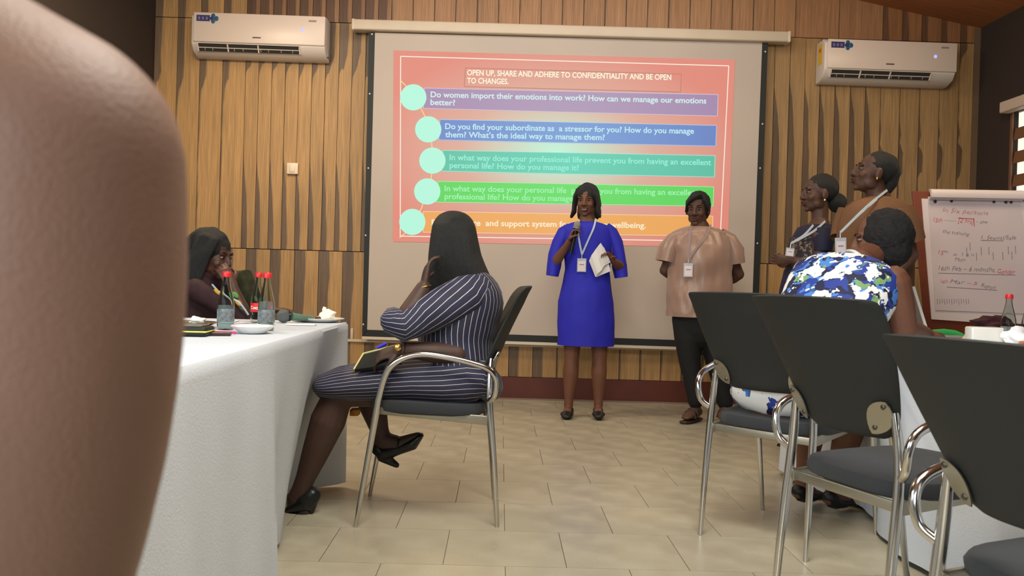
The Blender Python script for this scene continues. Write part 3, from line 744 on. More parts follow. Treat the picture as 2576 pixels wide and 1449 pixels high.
# ------------------------------------------------------------------ things on the left table
p = ont(635, 838); t = thing('shallow_dish', 'small white scalloped dish with dark crumbs in front of the bottles', 'dish', (p.x, p.y, TZ))
dg = Geo(); n = 48; prof = [(.002, .004), (.035, .004), (.044, .008), (.066, .024), (.073, .027), (.0735, .0245), (.066, .019), (.046, .002), (.04, 0), (.002, 0)]
for r, z in prof:
    for j in range(n):
        a_ = 2*math.pi*j/n; rr = r*(1+(.025*math.cos(a_*12) if r > .06 else 0)); dg.v.append(V((rr*math.cos(a_), rr*math.sin(a_), z))); dg.uv.append((0, 0))
dg.f = [(i*n+j, i*n+(j+1) % n, (i+1)*n+(j+1) % n, (i+1)*n+j) for i in range(len(prof)-1) for j in range(n)]
obj('dish', dg, CHINA, t)
for (x, y, l_) in ((-.035, .01, .012), (.02, .02, .016), (.035, .005, .009)):
    obj('crumb', Geo().ell((x, y, .012), (l_, .006, .006), n=8, m=6), mat('crumb_dark', (44, 40, 56), .7), t)
p = ont(802, 809); t = thing('dinner_plate', 'white dinner plate with food scraps and crumpled napkin at the table end', 'plate', (p.x, p.y, TZ))
obj('plate', Geo().lathe([(.002, .004), (.07, .004), (.082, .008), (.112, .017), (.1135, .0155), (.085, .003), (.07, 0), (.002, 0)], n=40), CHINA, t)
FOOD = mat('food_brown', (104, 62, 34), .7, var=.4, vscale=60)
for i in range(7):
    obj('food_scrap', Geo().ell((-.055+.015*i*.8, -.01+.02*math.sin(i*2.1), .014), (.013, .01, .008+.003*(i % 2)), n=8, m=6), FOOD, t)
def crumple(c, r, seed, h=1.0, amp=.35):
    g = Geo().ell(c, r, n=22, m=14)
    cc_ = V(c)
    for i, v in enumerate(g.v):
        d = v-cc_; nn = noise.noise(V((d.x/r[0]*1.6, d.y/r[1]*1.6, d.z/r[2]*1.6+seed)))*amp+noise.noise(d*70+V((seed, 0, 0)))*.25*amp
        g.v[i] = cc_+d*(1+nn)
        if g.v[i].z < c[2]-r[2]*.75: g.v[i].z = c[2]-r[2]*.75
    return g
NAPM = mat('napkin_white', (240, 236, 222), .9)
nk = crumple((0, 0, .019), (.036, .026, .024), 3.2, amp=.7); nk.add(crumple((-.006, 0, .037), (.012, .01, .022), 5, amp=.5).v, crumple((-.006, 0, .037), (.012, .01, .022), 5).f)
tag(wpart('crumpled_napkin', nk, NAPM, empty('tmp', (0,0,0))), None)
o = COL.objects['crumpled_napkin']; o.parent = None; o.location = (p.x+.03, p.y-.0, TZ+.008); tag(o, 'crumpled white paper napkin lying on the dinner plate', 'napkin')
bpy.data.objects.remove(bpy.data.objects['tmp'])
p = ont(713, 812); t = thing('table_microphone', 'grey ball-headed microphone lying on the left table by the bottles', 'microphone', (p.x, p.y, TZ))
MESHM = mat('mic_mesh', (112, 118, 116), .5, .6, bump=.8, bscale=900)
obj('mic_head', Geo().ell((0, 0, .029), .029, n=24, m=16), MESHM, t)
obj('ring', Geo().tube([(.018, .008, .029), (.024, .011, .029)], .023, n=20, sub=1), BLACKP, t)
obj('handle', Geo().tube([(.03, .011, .028), (.07, .06, .022), (.10, .13, .018)], [.018, .013, .010], n=16), mat('mic_handle', (96, 128, 108), .4), t)
def slab(name, label, cat, px, py, l, w_, h, rz, m, bev=.002, z=0, **k):
    p = ont(px, py); g = Geo().box((-l/2, -w_/2, 0), (l/2, w_/2, h)); o = obj(name, g, m, None, bevel=bev, sm=False); o.location = (p.x, p.y, TZ+z); o.rotation_euler = (0, 0, math.radians(rz)); return tag(o, label, cat, **k)
slab('folded_card', 'folded white card lying at the table edge before the plate', 'card', 757, 818, .12, .045, .006, 2, PAPER)
# zip case with yellow trim
p = ont(470, 843); t = thing('zip_case', 'black zip case with yellow trim lying at the left end', 'case', (p.x, p.y, TZ), math.radians(4))
obj('case_body', Geo().box((-.1, -.06, 0), (.075, .06, .030)), mat('case_black', (28, 28, 30), .6), t, bevel=.009, bseg=3)
obj('zip_trim', Geo().box((-.1015, -.0615, .0125), (.0765, .0615, .0175)), mat('trim_yellow', (226, 222, 84), .5), t, bevel=.002)
obj('case_pad', Geo().box((-.09, -.05, .029), (.06, .05, .036)), mat('pad_grey', (104, 100, 84), .7), t, bevel=.004)
p = ont(462, 822); t = thing('gold_rim_plate', 'dark plate with gold rim behind the zip case', 'plate', (p.x, p.y, TZ))
obj('plate', Geo().lathe([(.002, .006), (.08, .006), (.118, .018), (.12, .0165), (.085, .002), (.002, 0)], n=40), mat('plate_dark', (58, 54, 56), .4), t)
obj('gold_rim', Geo().lathe([(.1165, .0176), (.1185, .0195), (.1205, .0168), (.1185, .0158)], n=40), GOLD, t)
pp = p
g = crumple((0, 0, .012), (.03, .022, .014), 8.1, amp=.5); o = obj('tissue', g, NAPM, None); o.location = (pp.x+.055, pp.y-.02, TZ+.014); tag(o, 'crumpled white tissue on the gold rimmed plate', 'napkin')
slab('notepaper', 'white sheet of paper lying behind the gold rimmed plate', 'paper', 500, 808, .30, .20, .003, 6, mat('paper_bluish', (214, 222, 238), .8))
slab('phone', 'small dark phone with brown case right of the zip case', 'phone', 548, 843, .085, .05, .010, 12, mat('phone_dark', (62, 42, 42), .3), .003)
slab('name_card', 'light grey card on the table between zip case and bottles', 'card', 553, 835, .075, .05, .003, 8, mat('card_grey', (206, 216, 220), .6), z=0)
p = ont(566, 840); o = obj('pink_pen', Geo().tube([(-.035, 0, .005), (.035, .008, .005)], .0042, n=10, sub=1), mat('pen_pink', (236, 40, 120), .35), None); o.location = (p.x, p.y, TZ); tag(o, 'pink pen lying next to the shallow dish', 'pen')
p = ont(592, 826); o = obj('clear_wrapper', crumple((0, 0, .008), (.06, .035, .010), 2.2, amp=.4), mat('wrapper', (206, 196, 206), .2, trans=.5, ior=1.1), None); o.location = (p.x+.03, p.y+.04, TZ); tag(o, 'flattened transparent wrapper between the bottles on the left table', 'wrapper')
# ------------------------------------------------------------------ things on the right table
t = thing('laptop', 'open grey laptop on the right table by the floral woman\u2019s arm', 'laptop', (1.93, 4.09, TZ))
obj('base', Geo().box((0, -.15, 0), (.22, .15, .014)), mat('laptop_grey', (150, 146, 142), .4, .3), t, bevel=.004)
RL = Matrix.Rotation(math.radians(-19), 3, 'Y')
obj('lid', Geo().box((-.004, -.148, 0), (.004, .148, .232), RL, (0, 0, .012)), mat('laptop_lid', (128, 122, 116), .45, .2), t, bevel=.002)
obj('lid_edge', Geo().box((-.006, -.154, 0), (.005, -.148, .235), RL, (0, 0, .012)), mat('lid_edge', (216, 216, 212), .3), t, sm=False)
p = ont(2383, 850); g = Geo().loft([(-.075, 0, .018), (-.05, .005, .021), (0, .012, .024), (.05, .006, .022), (.08, -.003, .018)], [.008, .018, .021, .018, .008], wr=.006, wf=30, n=18)
o = obj('green_pouch', g, mat('green_cloth', (44, 168, 84), .7, bump=.4, bscale=90), None); o.location = (p.x, p.y+.02, TZ-.003); tag(o, 'bright green soft pouch lying beside the laptop', 'pouch')
p = ont(2430, 860); g = Geo().prism([(-.026, -.02, 0), (.02, -.024, 0), (.022, .012, 0)], (0, 0, .006)); g = Geo().add([(-.03, -.02, 0), (.024, -.022, 0), (.02, .02, 0), (-.02, .022, 0), (.002, -.01, .052), (.016, .01, .048)], [(0,3,2,1), (0,1,4), (1,2,5,4), (2,3,5), (3,0,4,5)])
o = obj('bread_wedge', g, mat('bread', (226, 208, 152), .85, bump=.6, bscale=200), None, bevel=.005, bseg=3); o.location = (p.x, p.y, TZ); tag(o, 'pale yellow wedge of bread standing against the white box', 'bread')
p = ont(2485, 870); t = thing('ceramic_box', 'glossy white square ceramic box on the right table', 'box', (p.x, p.y+.03, TZ), math.radians(-4))
g = Geo(); g.box((-.064, -.035, 0), (.064, .035, .075)); obj('box_body', g, CHINA, t, bevel=.007, bseg=3)
obj('box_opening', Geo().box((-.05, -.024, .0745), (.05, .024, .0762)), mat('opening_grey', (150, 148, 144), .7), t, sm=False)
p = ont(2566, 876); t = thing('side_plate', 'white plate with crumpled napkin and orange food at the right picture edge', 'plate', (p.x+.03, p.y+.02, TZ))
obj('plate', Geo().lathe([(.002, .004), (.06, .004), (.095, .015), (.0965, .0135), (.065, .001), (.002, 0)], n=36), CHINA, t)
for i in range(4): obj('food_scrap', Geo().ell((-.04+.02*i, -.045+.008*(i % 2), .016), (.014, .01, .009), n=8, m=6), mat('food_orange', (206, 110, 50), .6, var=.3, vscale=50), t)
o = obj('paper_napkin', crumple((0, 0, .035), (.06, .045, .036), 6.6, amp=.6), mat('napkin_bright', (240, 242, 246), .9), None); o.location = (p.x+.02, p.y+.04, TZ+.006); tag(o, 'large crumpled white napkin on the plate at the right edge', 'napkin')
p = ont(2505, 850)
g = crumple((0, 0, .045), (.10, .05, .045), 11.0, amp=.8); g2 = crumple((-.07, 0, .075), (.05, .03, .02), 2.0, amp=.6); g.add(g2.v, g2.f)
o = obj('maroon_scarf', g, mat('maroon_cloth', (58, 22, 30), .8), None, remesh=.006, rsm=2); o.location = (2.38, 4.2, TZ); tag(o, 'crumpled dark maroon scarf on the table behind the red-capped bottle', 'scarf')
slab('small_card', 'small grey card between the laptop and the bread wedge', 'card', 2385, 857, .06, .035, .003, 10, mat('card_grey', (206, 216, 220), .6))
# ------------------------------------------------------------------ flip chart
YF_ = 5.75
q = at(2330, 840, YF_); fc = thing('flip_chart', 'flip chart easel with red-brown board and a handwritten paper sheet', 'flip chart', (q.x, YF_, 0))
def W3(px, py, d=0.0): p = at(px, py, YF_); return V((p.x, p.y-d, p.z))
def fq(pts, d, t=.002): return Geo().prism([W3(x, y, d) for x, y in pts], (0, t, 0))
BRD = mat('board_red_brown', (116, 54, 32), .5, var=.2, vscale=5)
wpart('board', fq([(2296, 480), (2700, 492), (2690, 850), (2330, 842)], 0, .02), BRD, fc, bevel=.004)
PAD = mat('pad_paper', (224, 212, 212), .8, bump=.1, bscale=8)
wpart('paper_pad', fq([(2317, 500), (2640, 508), (2668, 826), (2342, 803)], .012, .009), PAD, fc, sm=False)
wpart('paper_sheet', fq([(2331, 495), (2561, 500), (2600, 790), (2350, 780)], .018, .003), mat('sheet_paper', (214, 200, 204), .8, var=.05, vscale=3), fc, sm=False)
g = Geo(); rings = []
a0, b0 = W3(2332, 490, .03), W3(2565, 494, .03)
prof = [(.0, -.035), (.028, -.02), (.034, .005), (.02, .028), (0, .034), (-.01, .03), (.012, .014), (.018, -.008), (.0, -.03)]
g.add([a0+V((0, -y, z)) for y, z in prof]+[b0+V((0, -y, z)) for y, z in prof], [(i, i+1, i+10, i+9) for i in range(8)])
wpart('rolled_sheet', g, PAD, fc, solid=.002)
for x, y in ((2347, 507), (2388, 505), (2494, 507), (2524, 508), (2537, 508)):
    wpart('fixing_clip', Geo().ell(W3(x, y, .028), (.011, .006, .012), n=10, m=6), mat('clip_black', (40, 36, 38), .4), fc)
INKR, INKG = mat('ink_red', (206, 70, 84), .7), mat('ink_grey', (128, 112, 120), .7)
def hand(s, xl, yl, xr, yr, size, m, sh=.25):
    me = text_mesh(s, 1.0, -.012, shear=sh); xs = [v.co.x for v in me.vertices]; x0, x1 = min(xs), max(xs)
    a_, b_ = W3(xl, yl, .0195), W3(xr, yr, .0195); tt = (b_-a_).normalized(); nn = V((-tt.z, 0, tt.x)); Wd = (b_-a_).length; H_ = size/385/.7
    for v in me.vertices:
        q_ = a_+tt*((v.co.x-x0)/(x1-x0)*Wd)+nn*(v.co.y*H_+.003*math.sin(v.co.x*5)); v.co = q_-V(fc.location)
    return obj('handwriting', me, m, fc, sm=False)
hand('In Six persons', 2367, 534, 2482, 542, 11, mat('ink_pink', (190, 120, 130), .7))
hand('15th', 2344, 558, 2366, 560, 11, INKR); hand('\u2014 ', 2371, 557, 2402, 558, 6, INKG); hand('[2 hrs]', 2406, 560, 2446, 563, 12, INKR); hand('- the', 2452, 562, 2480, 563, 8, INKG)
hand('the training', 2368, 586, 2434, 594, 9, INKG); hand('1. Sexual/Safe', 2464, 603, 2552, 603, 10, INKG)
hand('15', 2356, 640, 2370, 641, 11, INKR); hand('th', 2371, 636, 2381, 636, 6, INKG); hand('o  1 6 n', 2395, 644, 2446, 645, 8, INKG); hand('Mon', 2398, 657, 2424, 658, 9, INKG)
hand('16th Feb \u2013 6 months,', 2357, 680, 2500, 684, 12, INKG); hand('Gender', 2505, 688, 2550, 690, 12, INKR)
hand('16th', 2362, 712, 2380, 712, 9, INKR); hand('Mar \u2013', 2386, 712, 2440, 716, 9, INKG); hand('5', 2444, 717, 2455, 718, 8, INKR); hand('Report', 2464, 722, 2500, 728, 10, INKG)
def strokes(name, pts, wd, m):
    g = Geo()
    for (x0, y0, x1, y1) in pts:
        a_, b_ = W3(x0, y0, .0195), W3(x1, y1, .0195); tt = (b_-a_).normalized(); nn = V((-tt.z, 0, tt.x))*(wd/385/2); g.prism([a_-nn, b_-nn, b_+nn, a_+nn], (0, .0005, 0))
    return wpart(name, g, m, fc, sm=False)
strokes('underline', [(2357, 687, 2550, 692)], 1.0, INKG); strokes('underline', [(2378, 722, 2505, 730)], 1.0, INKG); strokes('underline', [(2464, 605, 2520, 606)], 1.0, INKG)
strokes('box_mark', [(2406, 549, 2446, 551), (2446, 551, 2447, 570)], 1.5, INKR)
for i, x in enumerate((2436, 2428, 2452, 2464, 2494, 2483, 2518, 2532, 2541, 2550)):
    y = 610+(i*13) % 27; strokes('tally_mark', [(x, y, x+1, y+20)], 1.2, INKG)
for i in range(14): strokes('tally_mark', [(2354+6*i, 752, 2355+6*i, 766-(i % 3)*2)], 1.0, INKG)
for x0, y0, x1, y1, dy in ((2350, 835, 2300, 1100, .0), (2600, 840, 2650, 1110, .0), (2470, 840, 2480, 1040, .5)):
    a_ = W3(x0, y0); b_ = W3(x1, y0); wpart('leg', Geo().tube([a_+V((0, .02, .02)), V((a_.x+(x1-x0)/600, a_.y+.02+dy, 0))], .014, sub=1), mat('easel_wood', (110, 60, 36), .6), fc)
# ------------------------------------------------------------------ people
def frame(fwd, upv=(0,0,1)):
    y = V(fwd).normalized(); x = y.cross(V(upv)).normalized(); z = x.cross(y); return Matrix((x, y, z)).transposed()
def head_geo(g, c, R, k=1.0, smile=0.0):
    c = V(c)
    def T(p): return c+R@(V(p)*k)
    def E(p, r): g.ell(T(p), tuple(a*k for a in r), R, 18, 12)
    E((0, -.014, .032), (.073, .092, .083)); E((0, .028, -.022), (.060, .060, .084)); E((0, .036, -.070), (.046, .046, .034)); E((0, .066, -.094), (.021, .017, .015))
    for s in (-1, 1):
        E((s*.034, .058, -.026), (.024, .024, .024)); E((s*.027, .078, .024), (.026, .011, .009)); E((s*.077, -.006, -.008), (.011, .021, .032))
        E((s*.046, .012, -.060), (.016, .036, .028)); E((s*.014, .094, -.031), (.011, .012, .009))
    g.loft([T((0, .080, .016)), T((0, .094, -.008)), T((0, .104, -.027))], [(.010*k, .012*k), (.011*k, .013*k), (.014*k, .012*k)], ref=R@V((1, 0, 0)), n=12)
    E((0, .085, -.054), (.026, .012, .007)); E((0, .083, -.066), (.022, .012, .008))
def face_parts(root, body, c, R, k=1.0, smile=False, closed=False):
    c = V(c); L = V(root.location)
    def T(p): return c+R@(V(p)*k)-L
    for s in (-1, 1):
        e = obj('eye', Geo().ell(T((s*.029, .0755, .006)), (.0125*k, .0105*k, .0058*k), R, 12, 8), EYEW, body)
        obj('iris', Geo().ell(T((s*.029, .0845, .006)), (.0062*k, .003*k, .0062*k), R, 10, 6), EYED, e)
        obj('eyebrow', Geo().tube([T((s*.014, .090, .026)), T((s*.030, .089, .032)), T((s*.046, .078, .027))], .0028*k, n=6), EYED, body)
    lp = Geo(); w_ = .028 if smile else .023
    lp.tube([T((-w_, .086, -.056+.004*smile)), T((-.008, .0985, -.0535)), (T((0, .0975, -.0555))), T((.008, .0985, -.0535)), T((w_, .086, -.056+.004*smile))], [.002*k, .005*k, .0045*k, .005*k, .002*k], n=8)
    lp.tube([T((-w_, .086, -.057+.004*smile)), T((-.010, .096, -.067-.004*smile)), T((.010, .096, -.067-.004*smile)), T((w_, .086, -.057+.004*smile))], [.002*k, .006*k, .006*k, .002*k], n=8)
    obj('lips', lp, LIPS, body)
    if smile:
        obj('teeth', Geo().ell(T((0, .0945, -.060)), (.017*k, .004*k, .0038*k), R, 12, 6), TEETH, body)
def hand_geo(g, wrist, d, nrm, thumb, curl=.5, k=1.0, spread=.12, grip=None):
    """d: towards the knuckles, nrm: out of the palm, thumb: +1/-1 side"""
    w = V(wrist); d = V(d).normalized(); nrm = (V(nrm)-d*V(nrm).dot(d)).normalized(); sd = d.cross(nrm)*thumb
    g.loft([w-d*.01*k, w+d*.03*k, w+d*.065*k, w+d*.088*k], [(.026*k, .017*k), (.034*k, .017*k), (.039*k, .015*k), (.037*k, .011*k)], ref=sd, n=12)
    for i, (o_, ln) in enumerate(((.030, .074), (.0105, .082), (-.0095, .077), (-.029, .060))):
        p = w+d*(.086*k)+sd*o_*k; dirv = (d+sd*(o_*spread/.03)).normalized(); pts = [w+d*.05*k+sd*o_*k*.9, p]; a = 0
        for q, fr in enumerate((.45, .32, .23)):
            a += curl*(.75 if q == 0 else .95)+.04*i
            v = dirv*math.cos(a)+nrm*math.sin(a); p = p+v*ln*fr*k; pts.append(p)
        g.tube(pts, [.0088*k, .0085*k, .0078*k, .0072*k, .0058*k], n=8, sub=2)
        g.ell(pts[-1], .0060*k, n=8, m=6)
    t0 = w+d*.02*k+sd*.022*k; td = (sd*.75+d*.65+nrm*.3).normalized(); t1 = t0+td*.038*k; t2 = t1+(d*.8+nrm*(.25+curl*.5)+sd*.15).normalized()*.032*k; t3 = t2+(d*.7+nrm*(.3+curl*.7)-sd*.1).normalized()*.024*k
    g.tube([w+d*.01*k, t0, t1, t2, t3], [.013*k, .0135*k, .0115*k, .0095*k, .007*k], n=8, sub=2); g.ell(t3, .0072*k, n=8, m=6)
def limb(g, pts, rs, ref=(0,0,1), n=14):
    P_ = [V(p) for p in pts]; out = []; rr = []
    for i in range(len(P_)-1):
        for q in range(4):
            t = q/4; out.append(P_[i].lerp(P_[i+1], t)); rr.append(rs[i]+(rs[i+1]-rs[i])*t)
    out.append(P_[-1]); rr.append(rs[-1]); g.loft(out, rr, ref=ref, n=n)
def arm(g, sh, el, wr, k=1.0):
    sh, el, wr = V(sh), V(el), V(wr)
    limb(g, [sh, sh.lerp(el, .35), sh.lerp(el, .9), el], [.050*k, .047*k, .036*k, .035*k]); g.ell(el, .036*k)
    limb(g, [el, el.lerp(wr, .28), el.lerp(wr, .8), wr], [.036*k, .039*k, .026*k, .024*k])
def leg(g, hp, kn, an, k=1.0):
    hp, kn, an = V(hp), V(kn), V(an); f = (kn-an).cross(V((1, 0, 0)))
    limb(g, [hp, hp.lerp(kn, .5), kn], [.085*k, .072*k, .052*k]); g.ell(kn, .053*k)
    limb(g, [kn, kn.lerp(an, .3), kn.lerp(an, .55), kn.lerp(an, .85), an], [.051*k, .057*k, .047*k, .033*k, .033*k])
def foot(g, an, toe, k=1.0):
    an, toe = V(an), V(toe); d = toe-an; h = V((d.x, d.y, 0)).normalized(); sd = V((-h.y, h.x, 0)); heel = an-h*.035*k+V((0, 0, -.025))
    g.loft([heel, an+V((0, 0, -.02)), an.lerp(toe, .45), an.lerp(toe, .8), toe], [(.028*k, .03*k), (.032*k, .036*k), (.036*k, .027*k), (.040*k, .019*k), (.030*k, .012*k)], ref=sd, n=14)
def torso(g, pel, chest, neck, ax, w=(.15, .125, .155), dpt=(.11, .10, .11), neckr=.052, head=None):
    pel, chest, neck, ax = V(pel), V(chest), V(neck), V(ax); wa = pel.lerp(chest, .45)
    g.loft([pel+(pel-chest).normalized()*.08, pel, wa, chest, chest.lerp(neck, .6), neck], [(w[0]*.8, dpt[0]*.9), (w[0], dpt[0]), (w[1], dpt[1]), (w[2], dpt[2]), (w[2]*.8, dpt[2]*.72), (neckr*1.3, neckr*1.2)], ref=ax, n=20)
    if head is not None: limb(g, [neck-(V(head)-neck)*.25, neck, V(head)], [neckr*1.25, neckr, neckr*.95])
def pump(root, ankle, toe, down=(0,0,-1), hh=.05, m=None, name='shoe', parent=None, label=None):
    """court shoe: heel cup, sole and toe cap round the foot, block heel"""
    an, toe, dn = V(ankle), V(toe), V(down).normalized(); d = (toe-an).normalized(); sd = d.cross(dn).normalized(); u_ = -dn
    heel = an-d*.035+dn*.035; g = Geo()
    pts = [heel, an+dn*.045+d*.01, an.lerp(toe, .4)+dn*.03, an.lerp(toe, .72)+dn*.004, toe+d*.012]
    g.loft(pts, [(.036, .032), (.039, .026), (.042, .022), (.047, .024), (.032, .015)], ref=sd, n=16)
    g.loft([heel+dn*.01, heel+dn*(.02+hh)], [(.022, .022), (.012, .012)], ref=sd, n=10)
    L = V(root.location); g.v = [p-L for p in g.v]
    o = obj(name, g, m or mat('shoe_black', (20, 22, 24), .35), parent or root, remesh=.005, rsm=2)
    return o
def hairgeo(c, R, k, cap=(.088, .106, .094), cc=(0, -.030, .040)):
    g = Geo(); g.ell(V(c)+R@(V(cc)*k), tuple(a*k for a in cap), R, 24, 16); return g
def hloft(g, c, R, k, pts, rs, ref=(1, 0, 0)):
    g.loft([V(c)+R@(V(p)*k) for p in pts], [(a*k, b*k) for a, b in rs], ref=R@V(ref), n=16)
def noisy(g, amp, f):
    c = sum(g.v, V())/len(g.v)
    g.v = [p+(p-c).normalized()*amp*noise.noise(p*f) for p in g.v]; return g
BR_ = 'person'
def badge(root, neck_l, neck_r, meet, cx, cz_top, m=None, lan=(176, 192, 200), w=.062, h=.092, tilt=0, y=None):
    """lanyard loop and clear badge holder worn on the chest"""
    t = tag(empty('name_badge', meet), None)
    return t
def lanyard(label, neck_l, neck_r, via_l, via_r, meet, col=(170, 190, 200), w=.064, h=.095, body_n=(0, -1, 0), tilt=0.0):
    t = thing('name_badge', label, 'badge', meet, 0, 'lanyard name badges'); M_ = mat('lanyard_%d' % col[0], col, .6); L = V(meet)
    def rib(pts):
        pts = smooth([V(p) for p in pts], 4); g = Geo(); n_ = V(body_n)
        for i, p in enumerate(pts):
            tt = (pts[min(i+1, len(pts)-1)]-pts[max(i-1, 0)]).normalized(); s_ = tt.cross(n_).normalized()*.0065; nn = n_*.0012
            g.v += [p-s_-nn-L, p+s_-nn-L, p+s_+nn-L, p-s_+nn-L]; g.uv += [(0, 0)]*4
        for i in range(len(pts)-1):
            for j in range(4): g.f.append((i*4+j, i*4+(j+1) % 4, i*4+4+(j+1) % 4, i*4+4+j))
        return g
    obj('ribbon', rib([neck_l]+via_l+[meet]), M_, t); obj('ribbon', rib([neck_r]+via_r+[meet]), M_, t)
    d = V((math.sin(tilt), 0, -math.cos(tilt))); s_ = V((math.cos(tilt), 0, math.sin(tilt))); n_ = V(body_n)
    obj('clip', Geo().tube([(0, 0, 0), d*.03], .005, n=8, sub=1), mat('clip_metal', (190, 192, 190), .3, .8), t)
    def card(w_, h0, h1, th_, off): return Geo().prism([d*h0-s_*w_/2+n_*off, d*h0+s_*w_/2+n_*off, d*h1+s_*w_/2+n_*off, d*h1-s_*w_/2+n_*off], n_*th_)
    ho = obj('holder', card(w, .028, .028+h, .003, 0), mat('badge_holder', (190, 192, 200), .25), t, sm=False, bevel=.001)
    obj('card', card(w*.78, .028+h*.2, .028+h*.93, .001, .0032), mat('badge_card', (226, 216, 220), .6), ho, sm=False)
    obj('print', card(w*.5, .028+h*.42, .028+h*.5, .0006, .0044), mat('badge_print', (170, 140, 150), .6), ho, sm=False)
    return t
# ---- 1 woman in the blue dress ------------------------------------------------
Y0 = 6.32
def A(px, py, dy=0.0, Y=None): return at(px, py, (Y or Y0)+dy)
root = thing('person', 'woman in a royal blue dress standing before the screen, speaking into a microphone', 'person', (A(1465, 1050).x, Y0, 0))
R = frame((-.28, -.95, -.05)); hc = A(1476, 506); k = 1.0
g = Geo(); head_geo(g, hc, R, k); ax = (1, -.05, 0)
torso(g, A(1474, 770), A(1477, 620), A(1478, 558), ax, w=(.15, .12, .145), head=hc+R@V((0, -.01, -.05)))
shl, ell_, wrl = A(1428, 582), A(1392, 668, -.02), A(1432, 608, -.15)
shr, elr, wrr = A(1528, 582), A(1562, 672, -.02), A(1541, 655, -.17)
arm(g, shl, ell_, wrl, .95); arm(g, shr, elr, wrr, .95)
micb, mict = A(1438, 628, -.17), A(1452, 566, -.18); md = (mict-micb).normalized()
hand_geo(g, wrl, (.30, -.25, .95), (.85, -.25, -.1), -1, curl=.95, k=.9, spread=.02)
hand_geo(g, wrr, (-.55, -.5, .45), (-.3, -.6, -.75), 1, curl=.55, k=.9, spread=.05)
for hx, kx, axx, sx in ((1443, 1438, 1430, -1), (1507, 1508, 1505, 1)):
    leg(g, A(hx, 770), A(kx, 900), A(axx, 1022), 1.0); foot(g, A(axx, 1022), A(axx-6 if sx < 0 else axx, 1046, -.12), .82)
body = wpart('body', g, SKIN_W, root, remesh=.0048, rsm=3)
face_parts(root, body, hc, R, k, smile=True)
DB = mat('royal_blue_cloth', (34, 36, 176), .7, bump=.15, bscale=300, var=.12, vscale=5)
g = Geo(); rows = [(559, 1478, 25, .060), (562, 1477, 38, .074), (568, 1477, 54, .088), (576, 1477, 64, .096), (600, 1478, 65, .108), (640, 1478, 59, .122), (680, 1477, 55, .112), (715, 1476, 60, .118), (760, 1474, 68, .132), (810, 1474, 70, .134), (850, 1474, 70, .13), (869, 1473, 70, .128)]
s_ = F_PX/Y0
rows = rowsm(rows, 3)
g.loft([A(x, y) for y, x, w_, d_ in rows], [(w_/s_, d_) for y, x, w_, d_ in rows], ref=(1, 0, 0), n=60, cap=False, wr=.006, wf=7, tang=(0, 0, -1)); wrinkle(g, .0045, 15)
g.loft([A(1436, 572), A(1421, 586), A(1407, 612), A(1397, 642), A(1393, 668), A(1389, 694)], [(.036, .05), (.050, .06), (.052, .062), (.050, .062), (.052, .07), (.044, .085)], ref=(1, 0, 0), n=20, cap=False, wr=.008, wf=14)
g.loft([A(1522, 572), A(1536, 586), A(1548, 612), A(1555, 642), A(1559, 670), A(1563, 698)], [(.036, .05), (.050, .06), (.052, .062), (.050, .062), (.052, .07), (.042, .085)], ref=(1, 0, 0), n=20, cap=False, wr=.008, wf=14)
wpart('dress', g, DB, root, solid=.005)
g = hairgeo(hc, R, k)
for s in (-1, 1):
    hloft(g, hc, R, k, [(s*.060, .012, .075), (s*.076, .020, .035), (s*.086, .016, -.02), (s*.088, .020, -.075), (s*.104, .026, -.112)], [(.014, .03), (.016, .045), (.016, .046), (.020, .045), (.010, .03)])
hloft(g, hc, R, k, [(0, -.10, .05), (0, -.105, -.02), (0, -.085, -.09), (0, -.075, -.12)], [(.08, .04), (.088, .04), (.088, .035), (.08, .02)])
wpart('hair', noisy(g, .010, 26), HAIR, root, remesh=.005, rsm=2)
for s, axx in ((-1, 1430), (1, 1505)):
    pump(root, A(axx, 1024), A(axx-6 if s < 0 else axx+1, 1047, -.14), (0, 0.0, -1), .0)
mc = thing('microphone', 'black handheld microphone with silver head held by the woman in blue', 'microphone', micb)
obj('mic_handle', Geo().tube([V((0,0,0))-md*.03, (mict-micb)*.55, (mict-micb)*.86], [.0135, .016, .021], n=14, sub=1), BLACKP, mc)
obj('mic_head', Geo().ell(mict-micb, (.0245, .0245, .028), md.to_track_quat('Z', 'Y').to_matrix(), 18, 12), mat('mic_silver', (170, 168, 160), .4, .7, bump=.8, bscale=900), mc)
obj('collar_ring', Geo().tube([(mict-micb)*.86, (mict-micb)*.93], .0235, n=16, sub=1), mat('mic_silver', (170, 168, 160)), mc)
# folded papers in her left hand
g = Geo(); pc = A(1512, 648, -.24)
pl_ = [(-.075, -.02), (-.058, -.008), (-.035, -.022), (-.02, -.035), (.0, -.03), (.03, -.02)]
cs_ = [A(1482, 655, -.20), A(1490, 640, -.245), A(1503, 618, -.26), A(1512, 612, -.24), A(1520, 640, -.215), A(1534, 690, -.20)]
lo = [A(1500, 690, -.21), A(1503, 684, -.24), A(1508, 672, -.255), A(1516, 664, -.24), A(1526, 680, -.215), A(1536, 672, -.20)]
g = Geo(); g.add([A(1482, 656, -.20), A(1488, 642, -.235), A(1500, 625, -.255), A(1511, 611, -.245), A(1522, 628, -.22), A(1498, 697, -.20), A(1504, 688, -.235), A(1513, 680, -.25), A(1520, 668, -.24), A(1536, 660, -.215)], [(0, 1, 6, 5), (1, 2, 7, 6), (2, 3, 8, 7), (3, 4, 9, 8)])
g.add([A(1487, 650, -.185), A(1520, 622, -.205), A(1536, 682, -.20), A(1500, 697, -.18)], [(0, 1, 2, 3)])
o = obj('folded_papers', g, PAPER, None, solid=.0016, sm=False); tag(o, 'folded white sheets of paper held by the woman in blue', 'paper')
